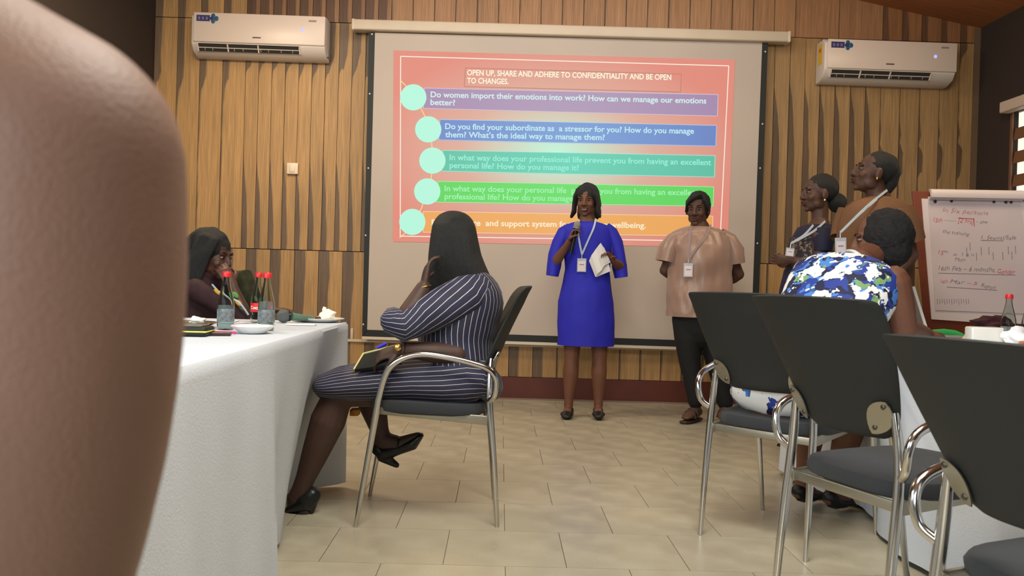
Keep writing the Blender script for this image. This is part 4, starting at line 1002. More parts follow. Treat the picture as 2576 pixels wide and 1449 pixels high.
lanyard('badge on a pale grey lanyard worn over the royal blue dress', A(1457, 553, -.075), A(1499, 550, -.075), [A(1454, 572, -.125), A(1457, 605, -.137)], [A(1493, 574, -.125), A(1478, 608, -.137)], A(1464, 640, -.142), (176, 190, 204))
# ---- 2 woman in the satin blouse ----------------------------------------------
Y0 = 6.27
root = thing('person', 'woman in a rose satin blouse and black trousers, hands behind her back', 'person', (A(1760, 1060).x, Y0, 0))
R = frame((-.42, -.88, -.12)); hc = A(1755, 527); k = 1.02
g = Geo(); head_geo(g, hc, R, k)
torso(g, A(1758, 775), A(1762, 640), A(1760, 574), (1, .1, 0), w=(.19, .17, .17), dpt=(.13, .13, .13), neckr=.058, head=hc+R@V((0, -.01, -.05)))
arm(g, A(1706, 608), A(1672, 680, .05), A(1712, 705, .20), 1.05); arm(g, A(1820, 608), A(1858, 690, .05), A(1808, 720, .20), 1.12)
hand_geo(g, A(1712, 705, .20), (.8, .3, -.3), (0, .9, .2), 1, .5, .9); hand_geo(g, A(1808, 720, .20), (-.8, .3, -.2), (0, .9, .2), -1, .5, .9)
leg(g, A(1725, 790), A(1728, 905), A(1752, 1026), 1.0); leg(g, A(1795, 790), A(1800, 905), A(1826, 1024), 1.0)
foot(g, A(1752, 1028), A(1724, 1052, -.13), 1.05); foot(g, A(1826, 1026), A(1818, 1052, -.15), 1.05)
body = wpart('body', g, SKIN, root, remesh=.0048, rsm=3); face_parts(root, body, hc, R, k)
SAT = mat('rose_satin', (152, 122, 106), .34, bump=.25, bscale=9, var=.08, vscale=4, spec=.6, sheen=.2)
s_ = F_PX/Y0
g = Geo(); rows = [(571, 1760, 28, .062), (576, 1760, 46, .080), (584, 1761, 62, .10), (596, 1762, 74, .118), (620, 1762, 79, .138), (655, 1763, 78, .155), (700, 1762, 78, .158), (745, 1759, 80, .165), (780, 1756, 79, .165), (797, 1754, 77, .162)]
rows = rowsm(rows, 4)
g.loft([A(x, y) for y, x, w_, d_ in rows], [(w_/s_, d_) for y, x, w_, d_ in rows], ref=(1, 0, 0), n=72, cap=False, wr=.018, wf=6, tang=(0, 0, -1)); wrinkle(g, .012, 17)
for sx, pts in ((-1, [(1712, 588), (1694, 602), (1680, 630), (1674, 658)]), (1, [(1812, 588), (1832, 602), (1846, 632), (1851, 664)])):
    g.loft([A(x, y) for x, y in pts], [(.035, .06), (.055, .078), (.070, .085), (.066, .08)], ref=(1, 0, 0), n=24, cap=False, wr=.020, wf=16)
wpart('blouse', g, SAT, root, solid=.005)
TR = mat('black_trousers', (17, 17, 19), .8, bump=.2, bscale=80)
g = Geo(); g.loft([A(1757, 770), A(1757, 800), A(1757, 835)], [(.19, .14), (.185, .14), (.17, .12)], ref=(1, 0, 0), n=24, tang=(0, 0, -1))
g.loft([A(1727, 800), A(1730, 850), A(1735, 905), A(1742, 960), A(1750, 1012)], [.105, .098, .078, .066, .053], ref=(1, 0, 0), n=20, wr=.008, wf=12)
g.loft([A(1790, 800), A(1795, 850), A(1803, 905), A(1814, 960), A(1824, 1014)], [.105, .098, .080, .068, .056], ref=(1, 0, 0), n=20, wr=.008, wf=12)
wpart('trousers', g, TR, root, remesh=.009, rsm=3)
g = hairgeo(hc, R, k, (.082, .100, .090), (0, -.030, .040))
hloft(g, hc, R, k, [(-.03, .055, .092), (.02, .06, .085), (.062, .035, .05), (.076, .012, -.005)], [(.016, .03), (.022, .035), (.016, .03), (.010, .022)])
hloft(g, hc, R, k, [(-.055, .03, .07), (-.075, .018, .03), (-.078, .0, -.01)], [(.02, .03), (.012, .03), (.008, .02)])
hloft(g, hc, R, k, [(0, -.105, .03), (0, -.10, -.03), (0, -.08, -.065)], [(.07, .03), (.065, .025), (.05, .015)])
wpart('hair', noisy(g, .010, 45), HAIR, root, remesh=.005, rsm=1)
SD = mat('sandal_brown', (52, 36, 30), .5)
for an_, to_ in ((A(1752, 1028), A(1724, 1052, -.13)), (A(1826, 1026), A(1818, 1052, -.15))):
    d = (to_-an_); h = V((d.x, d.y, 0)).normalized(); sd = V((-h.y, h.x, 0)); an0 = V((an_.x, an_.y, .014)); to0 = V((to_.x, to_.y, .012))
    g = Geo().loft([an0-h*.05, an0, an0.lerp(to0, .5), to0, to0+h*.03], [(.03, .011), (.036, .012), (.042, .012), (.044, .012), (.03, .010)], ref=sd, n=16)
    for q in (.35, .6):
        c_ = an_.lerp(to_, q); g.tube([c_+sd*.046+V((0, 0, -.045+q*.03)), c_+sd*.03+V((0, 0, .012)), c_+V((0, 0, .026-q*.008)), c_-sd*.03+V((0, 0, .012)), c_-sd*.046+V((0, 0, -.045+q*.03))], .009, n=8)
    wpart('sandal', g, SD, root)
lanyard('badge on a grey lanyard worn over the rose satin blouse', A(1738, 568, -.085), A(1788, 565, -.085), [A(1735, 592, -.155), A(1733, 622, -.185)], [A(1776, 594, -.155), A(1752, 624, -.185)], A(1732, 652, -.198), (150, 130, 130))
# ---- 3 woman with the bun -----------------------------------------------------
Y0 = 5.45; s_ = F_PX/Y0
root = thing('person', 'woman with a low black bun in a navy and lace dress, right of the screen', 'person', (A(2015, 1120).x, Y0, 0))
R = frame((-.95, -.12, .02)); hc = A(2058, 489); k = 1.03
g = Geo(); head_geo(g, hc, R, k); ax = (.35, .94, 0)
torso(g, A(2015, 780), A(2038, 640), A(2062, 566), ax, w=(.16, .14, .15), dpt=(.14, .13, .14), neckr=.053, head=hc+R@V((0, -.015, -.05)))
wl = A(1998, 655, -.18)
arm(g, A(2062, 592, -.16), A(2058, 665, -.18), A(1990, 655, -.12), .95); arm(g, A(2045, 592, .16), A(2030, 660, .16), A(1988, 652, .0), .95)
hand_geo(g, A(1990, 655, -.12), (-.9, .35, .05), (0, .9, .3), 1, .6, .9); hand_geo(g, A(1988, 652, .0), (-.9, -.35, -.1), (0, -.9, .3), -1, .6, .9)
leg(g, A(2000, 800, -.08), A(2000, 960, -.08), A(2010, 1100, -.08)); leg(g, A(2015, 800, .08), A(2012, 960, .08), A(2015, 1095, .08))
foot(g, A(2010, 1100, -.08), A(1965, 1120, -.08)); foot(g, A(2015, 1095, .08), A(1970, 1112, .08))
body = wpart('body', g, SKIN, root, remesh=.005, rsm=3); face_parts(root, body, hc, R, k)
NV = mat('navy_cloth', (26, 26, 52), .8, var=.2, vscale=14); LC = lace('dark_lace', (24, 22, 34), (134, 108, 88))
g = Geo(); rows = [(566, 2062, 30, .07), (574, 2058, 50, .12), (590, 2050, 52, .17), (604, 2044, 54, .175)]
g.loft([A(x, y) for y, x, w_, d_ in rows], [(d_, w_/s_) for y, x, w_, d_ in rows], ref=ax, n=30, cap=False, wr=.008, wf=9, tang=(0, 0, -1))
g.loft([A(2066, 582, -.14), A(2068, 606, -.165), A(2068, 634, -.175)], [.058, .060, .055], n=18, cap=False)
wpart('yoke', g, NV, root, solid=.004)
g = Geo(); rows = [(600, 2045, 53, .173), (630, 2036, 55, .17), (660, 2030, 52, .165), (684, 2026, 50, .165)]
g.loft([A(x, y) for y, x, w_, d_ in rows], [(d_, w_/s_) for y, x, w_, d_ in rows], ref=ax, n=30, cap=False, wr=.012, wf=14, tang=(0, 0, -1))
wpart('lace_top', g, LC, root, solid=.004)
g = Geo(); rows = [(680, 2024, 49, .163), (730, 2014, 52, .18), (820, 2010, 56, .19), (930, 2008, 58, .19), (1030, 2008, 56, .19)]
g.loft([A(x, y) for y, x, w_, d_ in rows], [(d_, w_/s_) for y, x, w_, d_ in rows], ref=ax, n=30, cap=False, wr=.012, wf=7, tang=(0, 0, -1))
wpart('skirt', g, mat('navy_skirt', (30, 28, 58), .8, var=.4, vscale=30), root, solid=.004)
g = hairgeo(hc, R, k, (.078, .098, .088), (0, -.028, .040)); g.ell(hc+R@V((0, -.128, -.045)), (.058, .058, .062), R, 18, 12)
wpart('hair', noisy(g, .006, 30), HAIR, root, remesh=.005, rsm=2)
wpart('earring', Geo().ell(hc+R@V((-.085, -.002, -.042)), .006, n=10, m=8), mat('pearl', (240, 232, 220), .15), root)
lanyard('badge on a light lanyard, worn by the woman in navy lace with the bun', A(2076, 556, -.10), A(2046, 566, -.12), [A(2046, 582, -.20)], [A(2022, 592, -.20)], A(1990, 612, -.215), (186, 196, 206), w=.05, h=.05, tilt=-.1)
for an_, to_ in ((A(2010, 1100, -.08), A(1965, 1120, -.08)), (A(2015, 1095, .08), A(1970, 1112, .08))): pump(root, an_, to_, hh=.02)
# ---- 4 tall woman in tan ------------------------------------------------------
Y0 = 5.0; s_ = F_PX/Y0
root = thing('person', 'tall woman in a tan dress standing behind the bun-haired woman, profile to the left', 'person', (A(2205, 1160).x, Y0, 0))
R = frame((-.94, .05, .22)); hc = A(2196, 437); k = 1.08
g = Geo(); head_geo(g, hc, R, k); ax = (.5, .86, 0)
torso(g, A(2200, 760), A(2205, 600), A(2212, 505), ax, w=(.18, .16, .18), dpt=(.16, .15, .16), neckr=.06, head=hc+R@V((0, -.015, -.05)))
arm(g, A(2262, 545, -.15), A(2292, 640, -.12), A(2255, 690, -.30), 1.15); arm(g, A(2140, 545, .16), A(2112, 625, .10), A(2130, 690, -.15), 1.05)
hand_geo(g, A(2255, 690, -.30), (-.8, -.2, 0), (0, .9, .3), 1, .6, .9); hand_geo(g, A(2130, 690, -.15), (.8, -.3, 0), (0, -.9, .3), -1, .6, .9)
leg(g, A(2190, 790, -.08), A(2190, 985, -.08), A(2195, 1140, -.08)); leg(g, A(2215, 790, .08), A(2212, 980, .08), A(2215, 1130, .08))
foot(g, A(2195, 1140, -.08), A(2150, 1165, -.08)); foot(g, A(2215, 1130, .08), A(2170, 1152, .08))
body = wpart('body', g, SKIN, root, remesh=.0055, rsm=3); face_parts(root, body, hc, R, k)
TN = mat('tan_cloth', (116, 80, 52), .8, var=.15, vscale=8, bump=.2, bscale=50)
g = Geo(); rows = [(498, 2212, 34, .10), (508, 2210, 62, .15), (530, 2206, 84, .19), (575, 2203, 92, .21), (640, 2203, 90, .21), (720, 2204, 88, .21), (820, 2206, 96, .23), (950, 2206, 96, .23), (1050, 2206, 92, .22)]
g.loft([A(x, y) for y, x, w_, d_ in rows], [(d_*.95, w_/s_) for y, x, w_, d_ in rows], ref=ax, n=34, cap=False, wr=.014, wf=7, tang=(0, 0, -1))
g.loft([A(2262, 532, -.12), A(2280, 565, -.14), A(2290, 606, -.13)], [.075, .082, .080], n=20, cap=False, wr=.01, wf=12)
g.loft([A(2140, 532, .12), A(2128, 565, .12), A(2118, 600, .10)], [.07, .072, .068], n=20, cap=False, wr=.01, wf=12)
wpart('dress', g, TN, root, solid=.005)
g = hairgeo(hc, R, k, (.078, .097, .088), (0, -.030, .040)); hloft(g, hc, R, k, [(0, -.10, .03), (0, -.105, -.03), (0, -.09, -.085), (0, -.10, -.125)], [(.05, .035), (.04, .03), (.025, .022), (.012, .012)])
wpart('hair', noisy(g, .006, 30), HAIR, root, remesh=.005, rsm=2)
wpart('earring', Geo().ell(hc+R@V((-.092, .0, -.040)), (.007, .007, .010), n=10, m=8), GOLD, root)
lanyard('badge on a white lanyard across the tan dress of the tall woman', A(2232, 478, -.06), A(2206, 500, -.18), [A(2180, 520, -.22)], [A(2160, 540, -.235)], A(2114, 585, -.215), (196, 206, 212), w=.062, h=.10, tilt=.05)
for an_, to_ in ((A(2195, 1140, -.08), A(2150, 1165, -.08)), (A(2215, 1130, .08), A(2170, 1152, .08))): pump(root, an_, to_, hh=.02)
# ---- 5 seated woman in the floral dress ---------------------------------------
f5 = V((.707, .707, 0)); r5 = V((.707, -.707, 0)); hip = V((1.15, 3.44, .575)); shc = V((1.425, 3.62, 1.005))
root = thing('person', 'seated woman with a short afro, blue and white floral dress, back turned', 'person', (hip.x, hip.y, .49))
hc = at(2212, 603, 3.78); R = frame((-.93, .30, -.12)); k = 1.06
g = Geo(); head_geo(g, hc, R, k)
nk_ = V((1.50, 3.68, 1.07))
torso(g, hip, hip.lerp(shc, .75), nk_, r5, w=(.19, .17, .18), dpt=(.14, .13, .14), neckr=.058, head=hc+V((0, 0, -.04)))
shR, elR, wrR = shc+r5*.20+V((-.01, 0, .0)), V((1.612, 3.50, .815)), V((1.80, 3.70, .79))
shL, elL, wrL = shc-r5*.19, V((1.48, 3.93, .82)), V((1.70, 3.86, .79))
limb(g, [shR, shR.lerp(elR, .5), elR], [.064, .062, .052]); g.ell(elR, .053); limb(g, [elR, elR.lerp(wrR, .4), wrR], [.052, .046, .028])
arm(g, shL, elL, wrL, 1.1)
hand_geo(g, wrR, (.7, .7, 0), (0, 0, -1), -1, .25, .9); hand_geo(g, wrL, (.9, .1, 0), (0, 0, -1), 1, .25, .9)
for s in (-1, 1):
    hp = hip+r5*.09*s-V((0, 0, .03)); kn = V((1.425, 3.70, .49))+r5*.085*s; an_ = V((1.40, 3.80, .10))+r5*.07*s
    leg(g, hp, kn, an_, 1.12); foot(g, an_, an_+V((.09, .08, -.065)), 1.0); pump(root, an_, an_+V((.10, .09, -.065)), hh=.012, m=mat('flat_shoe', (14, 15, 16), .5))
body = wpart('body', g, SKIN_W, root, remesh=.006, rsm=3); face_parts(root, body, hc, R, k)
FLR = floral('floral_cloth', 1.25); FLS = floral('floral_skirt', 1.1, True)
g = Geo(); bk = (shc-hip).normalized()
g.loft([hip+V((0, 0, -.04)), hip.lerp(shc, .3), hip.lerp(shc, .6), hip.lerp(shc, .85), shc+bk*.01, shc+bk*.055, shc+bk*.085], [(.20, .16), (.185, .15), (.20, .15), (.225, .15), (.235, .135), (.19, .11), (.11, .075)], ref=r5, n=36, cap=False, wr=.010, wf=7, power=2.3)
g.loft([shc-r5*.14+V((0, 0, .01)), shc-r5*.205+V((.02, .02, -.03)), shc-r5*.235+V((.05, .05, -.08))], [.075, .072, .066], n=18, cap=True)
wpart('bodice', g, FLR, root, solid=.004)
g = Geo(); g.loft([hip-f5*.12+V((0, 0, -.02)), hip-f5*.04+V((0, 0, -.03)), hip+f5*.12+V((0, 0, -.025)), hip+f5*.26+V((0, 0, -.03)), hip+f5*.36+V((0, 0, -.035)), hip+f5*.43+V((0, 0, -.10)), hip+f5*.45+V((0, 0, -.17))], [(.20, .085), (.245, .11), (.24, .105), (.225, .098), (.205, .085), (.20, .07), (.20, .05)], ref=r5, n=36, cap=True, wr=.012, wf=9)
wpart('skirt', g, FLS, root)
g = Geo(); ac = at(2230, 592, 3.78); g.ell(ac+V((.0, -.005, .0)), (.112, .115, .118), None, 40, 28); g.ell(ac+V((.01, -.02, -.06)), (.085, .09, .085), None, 30, 20)
g.v = [p+(p-ac).normalized()*(.004*noise.noise(p*40)+.006*noise.noise(p*150)) for p in g.v]
wpart('hair', g, AFRO, root, remesh=.005, rsm=0)
col = Geo().tube([at(2132, 632, 3.66), at(2150, 634, 3.58), at(2180, 655, 3.55), at(2212, 678, 3.56), at(2236, 690, 3.62)], .008, n=8)
tag(wpart('lanyard_ribbon', col, mat('lanyard_white', (206, 206, 210), .6), empty('tmp', (0, 0, 0))), None)
o = COL.objects['lanyard_ribbon']; o.parent = None; bpy.data.objects.remove(bpy.data.objects['tmp']); tag(o, 'white lanyard ribbon round the neck of the woman in the floral dress', 'lanyard')
# ---- 6 seated woman in the striped dress --------------------------------------
hip = V((-.17, 3.65, .575)); shc = V((-.125, 3.66, .905))
root = thing('person', 'woman with long straight black hair in a navy pinstriped dress, seated on the aisle chair', 'person', (hip.x, hip.y, .49))
Rf = frame((-.75, .62, -.08)); hc = at(1140, 602, 3.70); k = 1.02
g = Geo(); head_geo(g, hc, Rf, k)
torso(g, hip+V((-.02, 0, 0)), hip.lerp(shc, .7)+V((-.02, 0, 0)), V((-.155, 3.67, .985)), (.1, 1, 0), w=(.165, .15, .155), dpt=(.115, .11, .12), neckr=.055, head=hc+V((0, 0, -.04)))
shN, elN, wrN = V((-.135, 3.49, .885)), at(1012, 822, 3.40), at(1066, 722, 3.46)
limb(g, [shN, shN.lerp(elN, .5), elN], [.050, .048, .043]); g.ell(elN, .046); limb(g, [elN, elN.lerp(wrN, .35), wrN], [.046, .044, .029])
hand_geo(g, wrN, (.1, .35, .95), (.9, .3, .1), 1, .35, .95)
shF, elF, wrF = V((-.13, 3.83, .88)), at(1150, 892, 3.50), at(1010, 878, 3.43)
limb(g, [shF, V((-.16, 3.70, .74)), elF], [.055, .05, .045]); limb(g, [elF, elF.lerp(wrF, .4), wrF], [.044, .042, .030])
hand_geo(g, wrF, (-.85, .15, -.28), (-.1, .5, -.8), 1, .55, .95)
knN, anN = at(852, 990, 3.54), at(757, 1232, 3.56)
hpN = V((-.17, 3.56, .53)); limb(g, [hpN, knN], [.075, .056]); g.ell(knN, .058)
limb(g, [knN, knN.lerp(anN, .28), knN.lerp(anN, .6), knN.lerp(anN, .88), anN], [.060, .072, .056, .040, .038])
limb(g, [anN, anN+V((-.02, 0, -.03)), at(735, 1285, 3.60)], [.038, .034, .022])
knF, anF = V((-.56, 3.80, .49)), at(962, 1108, 3.78)
limb(g, [V((-.17, 3.76, .53)), knF], [.09, .066]); limb(g, [knF, knF.lerp(anF, .3), knF.lerp(anF, .8), anF], [.062, .062, .040, .038])
toeF = at(1052, 1098, 3.76); limb(g, [anF, anF.lerp(toeF, .5)+V((0, 0, -.025)), toeF], [.040, .034, .020])
body = wpart('body', g, SKIN_D, root, remesh=.0055, rsm=3); face_parts(root, body, hc, Rf, k)
ST = stripes('navy_pinstripe', (30, 31, 54), (190, 184, 180), 1.0, .07)
g = Geo(); up_ = [hip+V((0.0, 0, -.05)), hip.lerp(shc, .25)+V((-.02, 0, 0)), hip.lerp(shc, .5)+V((-.03, 0, 0)), hip.lerp(shc, .75)+V((-.02, 0, 0)), shc, shc+V((-.0, 0, .045)), shc+V((-.015, .0, .075))]
g.loft(smooth(up_, 3), [(a, b) for a, b in [(.20, .155), (.197, .15), (.19, .15), (.185, .148), (.183, .15), (.186, .152), (.19, .155), (.193, .157), (.196, .158), (.198, .156), (.198, .153), (.197, .148), (.193, .14), (.182, .128), (.165, .112), (.14, .095), (.115, .08), (.095, .07), (.085, .06)]], ref=(0, 1, 0), n=40, cap=False, wr=.010, wf=9, uvf=lambda q, u, p: (u, 42*u+q*3.0))
wpart('bodice', g, ST, root, solid=.004)
g = Geo(); c0 = V((-.135, 3.52, .895))
g.loft([c0+V((.035, .04, .015)), c0+V((0, 0, -.005)), c0.lerp(elN, .35), c0.lerp(elN, .7), elN+V((-.0, 0, 0)), elN+V((-.035, 0, .025))], [(.075, .080), (.082, .088), (.075, .082), (.064, .070), (.058, .060), (.05, .054)], ref=(0, 1, .3), n=30, cap=True, wr=.010, wf=12, uvf=lambda q, u, p: (u, 17*u+q*10.0))
g.loft([V((-.13, 3.78, .895)), V((-.14, 3.83, .86)), V((-.18, 3.80, .76))], [(.07, .08), (.075, .08), (.065, .07)], ref=(0, 1, 0), n=24, uvf=lambda q, u, p: (u, 13*u+q*5))
wpart('sleeves', g, ST, root)
g = Geo(); pts = [(-.05, .535), (-.075, .55), (-.13, .555), (-.22, .55), (-.34, .548), (-.46, .540), (-.57, .530), (-.65, .520), (-.695, .515)]
rr = [(.14, .075), (.185, .105), (.21, .112), (.215, .105), (.21, .096), (.20, .086), (.19, .078), (.178, .068), (.168, .056)]
g.loft([V((x, 3.63-.02*i/8, z)) for i, (x, z) in enumerate(pts)], rr, ref=(0, 1, 0), n=44, cap=True, wr=.010, wf=8, uvf=lambda q, u, p: (u, 34*u+5.0*q-3.2*q*q))
wpart('skirt', g, ST, root)
g = Geo(); hr = [(530, 1141, 3, .006), (531, 1141, 14, .028), (535, 1141, 26, .05), (542, 1141, 38, .072), (552, 1141, 47, .09), (568, 1141, 55, .105), (600, 1142, 60, .115), (640, 1145, 66, .115), (670, 1150, 74, .11), (700, 1156, 82, .10), (722, 1158, 84, .085), (736, 1150, 74, .06)]
sH = F_PX/3.64
g.loft([at(x, y, 3.645+.0*i) for i, (y, x, w_, d_) in enumerate(hr)], [(w_/sH, d_) for y, x, w_, d_ in hr], ref=(1, 0, 0), n=40, cap=False, close=True, wr=.004, wf=18, tang=(0, 0, -1))
wpart('hair', g, HAIR, root, remesh=.007, rsm=4)
wpart('bracelet', Geo().tube([wrN+V((.030*math.cos(a), .030*math.sin(a), .008*math.cos(a))) for a in [i*math.pi/6 for i in range(13)]], .0028, n=8, sub=2), GOLD, root)
dw = (elF-wrF).normalized(); wx = dw.orthogonal().normalized(); wy = dw.cross(wx)
wpart('watch_strap', Geo().tube([wrF+(wx*math.cos(a)+wy*math.sin(a))*.033 for a in [i*math.pi/6 for i in range(13)]], .005, n=8, sub=2), mat('watch_strap', (60, 44, 34), .5), root)
wpart('watch_case', Geo().ell(wrF+V((-.01, -.036, .008)), (.015, .005, .015), n=16, m=8), GOLD, root)
SHO = mat('shoe_black', (20, 22, 24), .35)
# near shoe: open toe pump, far shoe held back under the chair, toe up
g = Geo(); hN = at(772, 1258, 3.56); tN = at(728, 1280, 3.60); g.loft([hN+V((.02, 0, .02)), hN, hN.lerp(tN, .55), tN], [(.040, .038), (.046, .046), (.044, .028), (.036, .014)], ref=(0, 1, 0), n=16)
g.loft([hN+V((.025, 0, -.01)), hN+V((.02, 0, -.045))], [(.020, .02), (.012, .012)], ref=(0, 1, 0), n=10)
wpart('shoe', g, SHO, root, remesh=.005, rsm=2)
g = Geo(); hF = at(962, 1142, 3.78); mF = at(1005, 1128, 3.77); tF = at(1058, 1096, 3.76)
g.loft([at(950, 1128, 3.78), hF, mF, at(1038, 1116, 3.765), tF], [(.03, .03), (.036, .034), (.036, .026), (.040, .028), (.026, .014)], ref=(0, 1, 0), n=16)
g.loft([hF+V((.0, 0, -.01)), at(998, 1170, 3.78)], [(.026, .026), (.013, .013)], ref=(0, 1, 0), n=12)
wpart('shoe', g, SHO, root, remesh=.005, rsm=2)
wpart('ankle_strap', Geo().tube([at(1000, 1128, 3.73), at(1003, 1105, 3.745), at(1003, 1100, 3.78)], .0035, n=8), SHO, root)
g = Geo().box((-.018, -.03, -.014), (.018, .03, .014)); o = obj('patterned_hem', g, mat('orange_print', (206, 140, 50), .7, var=.5, vscale=60), None, bevel=.004)
L_ = V(root.location); o.parent = root; o.location = at(893, 1036, 3.70)-L_
# tablet / folder on her lap
tb = thing('notebook', 'black notebook with a pale yellow edge on the lap of the striped-dress woman', 'notebook', at(945, 905, 3.52))
q4 = [at(890, 930, 3.46), at(1008, 912, 3.39), at(1002, 868, 3.47), at(914, 890, 3.54)]; L_ = V(tb.location)
nn = ((q4[1]-q4[0]).cross(q4[3]-q4[0])).normalized(); nn = nn if nn.y < 0 else -nn
obj('cover', Geo().prism([p-L_ for p in q4], -nn*.012), mat('notebook_black', (14, 20, 19), .8), tb, sm=False)
eg = Geo(); cy = sum(q4, V())/4
for a_, b_ in ((0, 3), (3, 2)): eg.tube([q4[a_]-L_, q4[b_]-L_], .0045, n=6, sub=1)
obj('page_edge', eg, mat('page_yellow', (214, 206, 140), .7), tb)
o = obj('blue_pen', Geo().tube([at(948, 876, 3.58), at(972, 864, 3.58)], .007, n=8, sub=1), mat('pen_blue', (50, 36, 200), .4), None); tag(o, 'bright blue pen lying on top of the black notebook', 'pen')
# ---- 7 seated woman at the far end of the left table --------------------------
Y0 = 4.5; s_ = F_PX/Y0
hc = A(535, 642); root = thing('person', 'woman with long black hair resting cheek on hand behind the left table', 'person', (hc.x-.02, Y0+.05, .45))
R = frame((.93, -.30, -.22)); k = 1.03
g = Geo(); head_geo(g, hc, R, k); ax = (.3, .95, 0)
torso(g, V((hc.x-.08, Y0+.12, .52)), V((hc.x-.06, Y0+.05, .86)), V((hc.x-.045, Y0+.02, 1.0)), ax, w=(.18, .16, .17), dpt=(.13, .12, .13), head=hc+V((-.01, 0, -.05)))
elb = A(618, 800, -.12); wri = A(585, 716, -.12); shn = V((hc.x-.03, Y0-.15, .875)); arm(g, shn, elb, wri, .92)
hand_geo(g, wri, (-.55, .05, .8), (-.3, .6, -.2), -1, .55, .95, .05)
arm(g, V((hc.x-.05, Y0+.22, .90)), V((hc.x+.15, Y0+.16, .79)), V((hc.x+.32, Y0-.02, .78))); hand_geo(g, V((hc.x+.32, Y0-.02, .78)), (.9, -.3, 0), (0, 0, -1), 1, .3, .9)
leg(g, V((hc.x-.08, Y0-.0, .50)), V((hc.x+.30, Y0-.0, .50)), V((hc.x+.30, Y0, .10))); leg(g, V((hc.x-.08, Y0+.18, .50)), V((hc.x+.30, Y0+.18, .50)), V((hc.x+.30, Y0+.18, .10)))
foot(g, V((hc.x+.30, Y0, .10)), V((hc.x+.44, Y0, .03))); foot(g, V((hc.x+.30, Y0+.18, .10)), V((hc.x+.44, Y0+.18, .03)))
body = wpart('body', g, mat('skin_russet', (84, 52, 40), .5, var=.14, vscale=7), root, remesh=.0055, rsm=3); face_parts(root, body, hc, R, k)  # one brown skin tone with random variation
MR = mat('maroon_top', (52, 26, 30), .8, var=.5, vscale=22)
g = Geo(); cx = hc.x-.06
g.loft([V((cx-.02, Y0+.10, .48)), V((cx, Y0+.07, .66)), V((cx, Y0+.05, .84)), V((cx+.005, Y0+.04, .93)), V((cx+.01, Y0+.03, .985))], [(.20, .155), (.185, .145), (.20, .15), (.185, .13), (.09, .08)], ref=ax, n=30, cap=False, wr=.01, wf=9)
wpart('top', g, MR, root, solid=.004)
g = Geo(); g.loft([shn, shn.lerp(elb, .5), elb], [(.058, .058), (.052, .052), (.044, .046)], n=20, wr=.008, wf=16)
wpart('near_sleeve', g, MR, root)
g = Geo(); g.loft([V((hc.x+.0, Y0+.18, .90)), A(612, 700, .12), A(650, 790, .1)], [(.06, .06), (.056, .056), (.05, .052)], n=20, wr=.012, wf=16)
wpart('sleeve', g, mat('olive_print', (54, 56, 30), .8, var=.6, vscale=24), root)
for i, (x, y, rgb) in enumerate(((592, 742, (92, 150, 70)), (600, 762, (224, 172, 40)), (546, 735, (206, 158, 44)), (640, 752, (70, 80, 36)))):
    wpart('print_patch', Geo().ell(A(x, y, -.165), (.020, .006, .012), Matrix.Rotation(.7, 3, 'Y'), 12, 8), mat('patch_%d' % i, rgb, .7), root)
wpart('lanyard_ribbon', Geo().tube([A(534, 716, -.13), A(556, 738, -.17), A(600, 760, -.19), A(625, 792, -.18)], .005, n=6), mat('lanyard_pale', (176, 196, 204), .6), root)
g = hairgeo(hc, R, k, (.090, .108, .098), (0, -.030, .036))
hloft(g, hc, R, k, [(0, -.07, .09), (0, -.115, .02), (.0, -.12, -.08), (.0, -.10, -.18), (.0, -.08, -.27)], [(.07, .04), (.10, .05), (.12, .06), (.13, .065), (.12, .04)])
hloft(g, hc, R, k, [(.06, .0, .08), (.09, .0, .02), (.098, -.02, -.06), (.11, -.03, -.15), (.125, -.03, -.27)], [(.03, .06), (.02, .06), (.026, .068), (.03, .075), (.03, .07)])
wpart('hair', noisy(g, .010, 30), HAIR, root, remesh=.006, rsm=2)
# ---- 8 neighbour whose bare shoulder fills the left of the picture -------------
Y0 = .42; s_ = F_PX/Y0
root = thing('person', 'neighbour whose bare brown shoulder and upper arm fill the left foreground', 'person', (-.62, .30, .45))
def B(px, r, py, dy=0): # centre whose right edge shows at px
    p = at(px, py, Y0); return V((p.x-r, Y0+dy, p.z))
sh8 = B(448, .100, 520)
arm_ = [B(452, .070, 440), B(455, .072, 580), B(451, .072, 760), B(436, .069, 950), B(402, .065, 1150), B(359, .061, 1330), B(320, .058, 1470), B(266, .054, 1640)]
g = Geo(); g.loft(arm_, [.070, .072, .072, .069, .065, .061, .058, .054], ref=(0, 1, 0), n=32)
c_ = B(452, .070, 436); g.ell(c_, .0705, None, 32, 24); tr_ = at(-400, 130, Y0)
nb = V((-.62, .30, 1.13)); hc = V((-.60, .34, 1.30)); R = frame((.25, .96, 0))
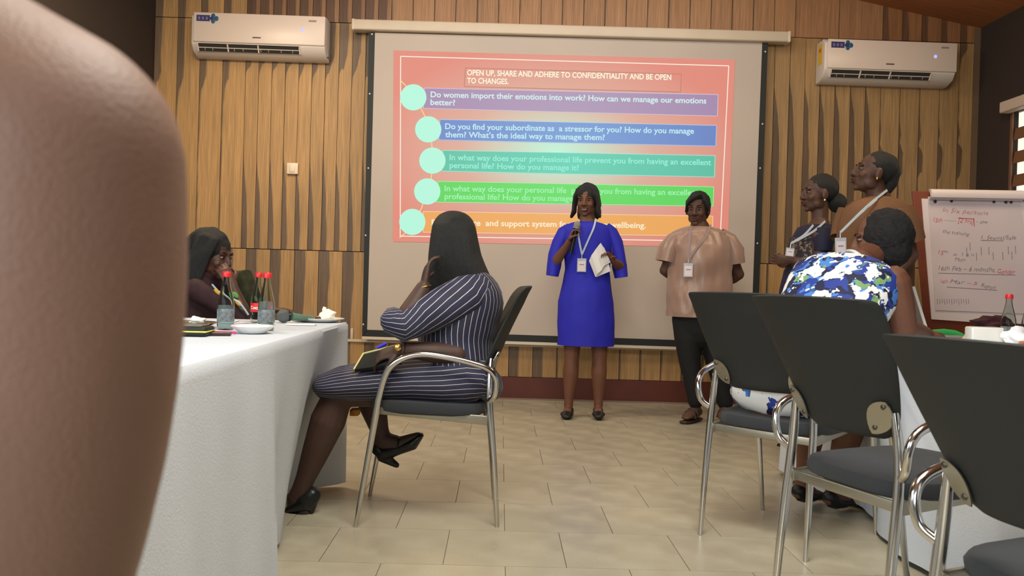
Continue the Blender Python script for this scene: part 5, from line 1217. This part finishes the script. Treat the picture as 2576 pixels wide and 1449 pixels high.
torso(g, V((-.62, .26, .56)), V((-.62, .28, .88)), nb, (1, .1, 0), w=(.20, .18, .20), dpt=(.16, .15, .15), neckr=.062, head=hc)
g.loft([c_, tr_, V((-.5, .33, 1.04)), nb+V((0, 0, -.02))], [(.070, .070), (.075, .072), (.09, .075), (.07, .06)], ref=(0, 1, 0), n=24); g.loft([c_+V((-.04, 0, -.03)), V((-.5, .30, .93))], [(.08, .07), (.12, .12)], ref=(0, 1, 0), n=20)
head_geo(g, hc, R, 1.05)
el8 = arm_[-1]; limb(g, [el8, V((el8.x-.02, .52, .66)), V((el8.x-.08, .60, .66))], [.058, .046, .03]); hand_geo(g, V((el8.x-.08, .60, .66)), (-.3, .9, 0), (0, 0, -1), -1, .3)
sl8 = V((-.86, .26, 1.0)); arm(g, sl8, V((-.92, .34, .74)), V((-.78, .52, .66)), 1.25); hand_geo(g, V((-.78, .52, .66)), (.3, .9, 0), (0, 0, -1), 1, .3)
leg(g, V((-.72, .26, .52)), V((-.74, .66, .50)), V((-.74, .66, .10)), 1.2); leg(g, V((-.52, .26, .52)), V((-.50, .66, .50)), V((-.50, .66, .10)), 1.2)
foot(g, V((-.74, .66, .10)), V((-.74, .82, .03))); foot(g, V((-.50, .66, .10)), V((-.50, .82, .03)))
body = wpart('body', g, SKIN_F, root, remesh=.008, rsm=10); face_parts(root, body, hc, R, 1.05)
g = Geo(); g.loft([V((-.62, .25, .47)), V((-.62, .27, .7)), V((-.62, .28, .9)), V((-.63, .28, .99)), V((-.63, .29, 1.07))], [(.23, .19), (.205, .18), (.225, .18), (.19, .165), (.13, .12)], ref=(1, 0, 0), n=30, cap=False)
wpart('sleeveless_top', g, mat('dark_green_top', (40, 52, 48), .8), root, solid=.004)
g = hairgeo(hc, R, 1.05); wpart('hair', noisy(g, .01, 30), HAIR, root, remesh=.008, rsm=2)
ch = dup(ch1, (-.62, .0, 0), 0, 'black chair on which the bare-armed neighbour in the left foreground sits')
ch = dup(ch1, (hc.x*0+A(535, 642, 0, 4.5).x-.33, 4.58, 0), math.radians(-90), 'black chair of the long-haired woman behind the left table')
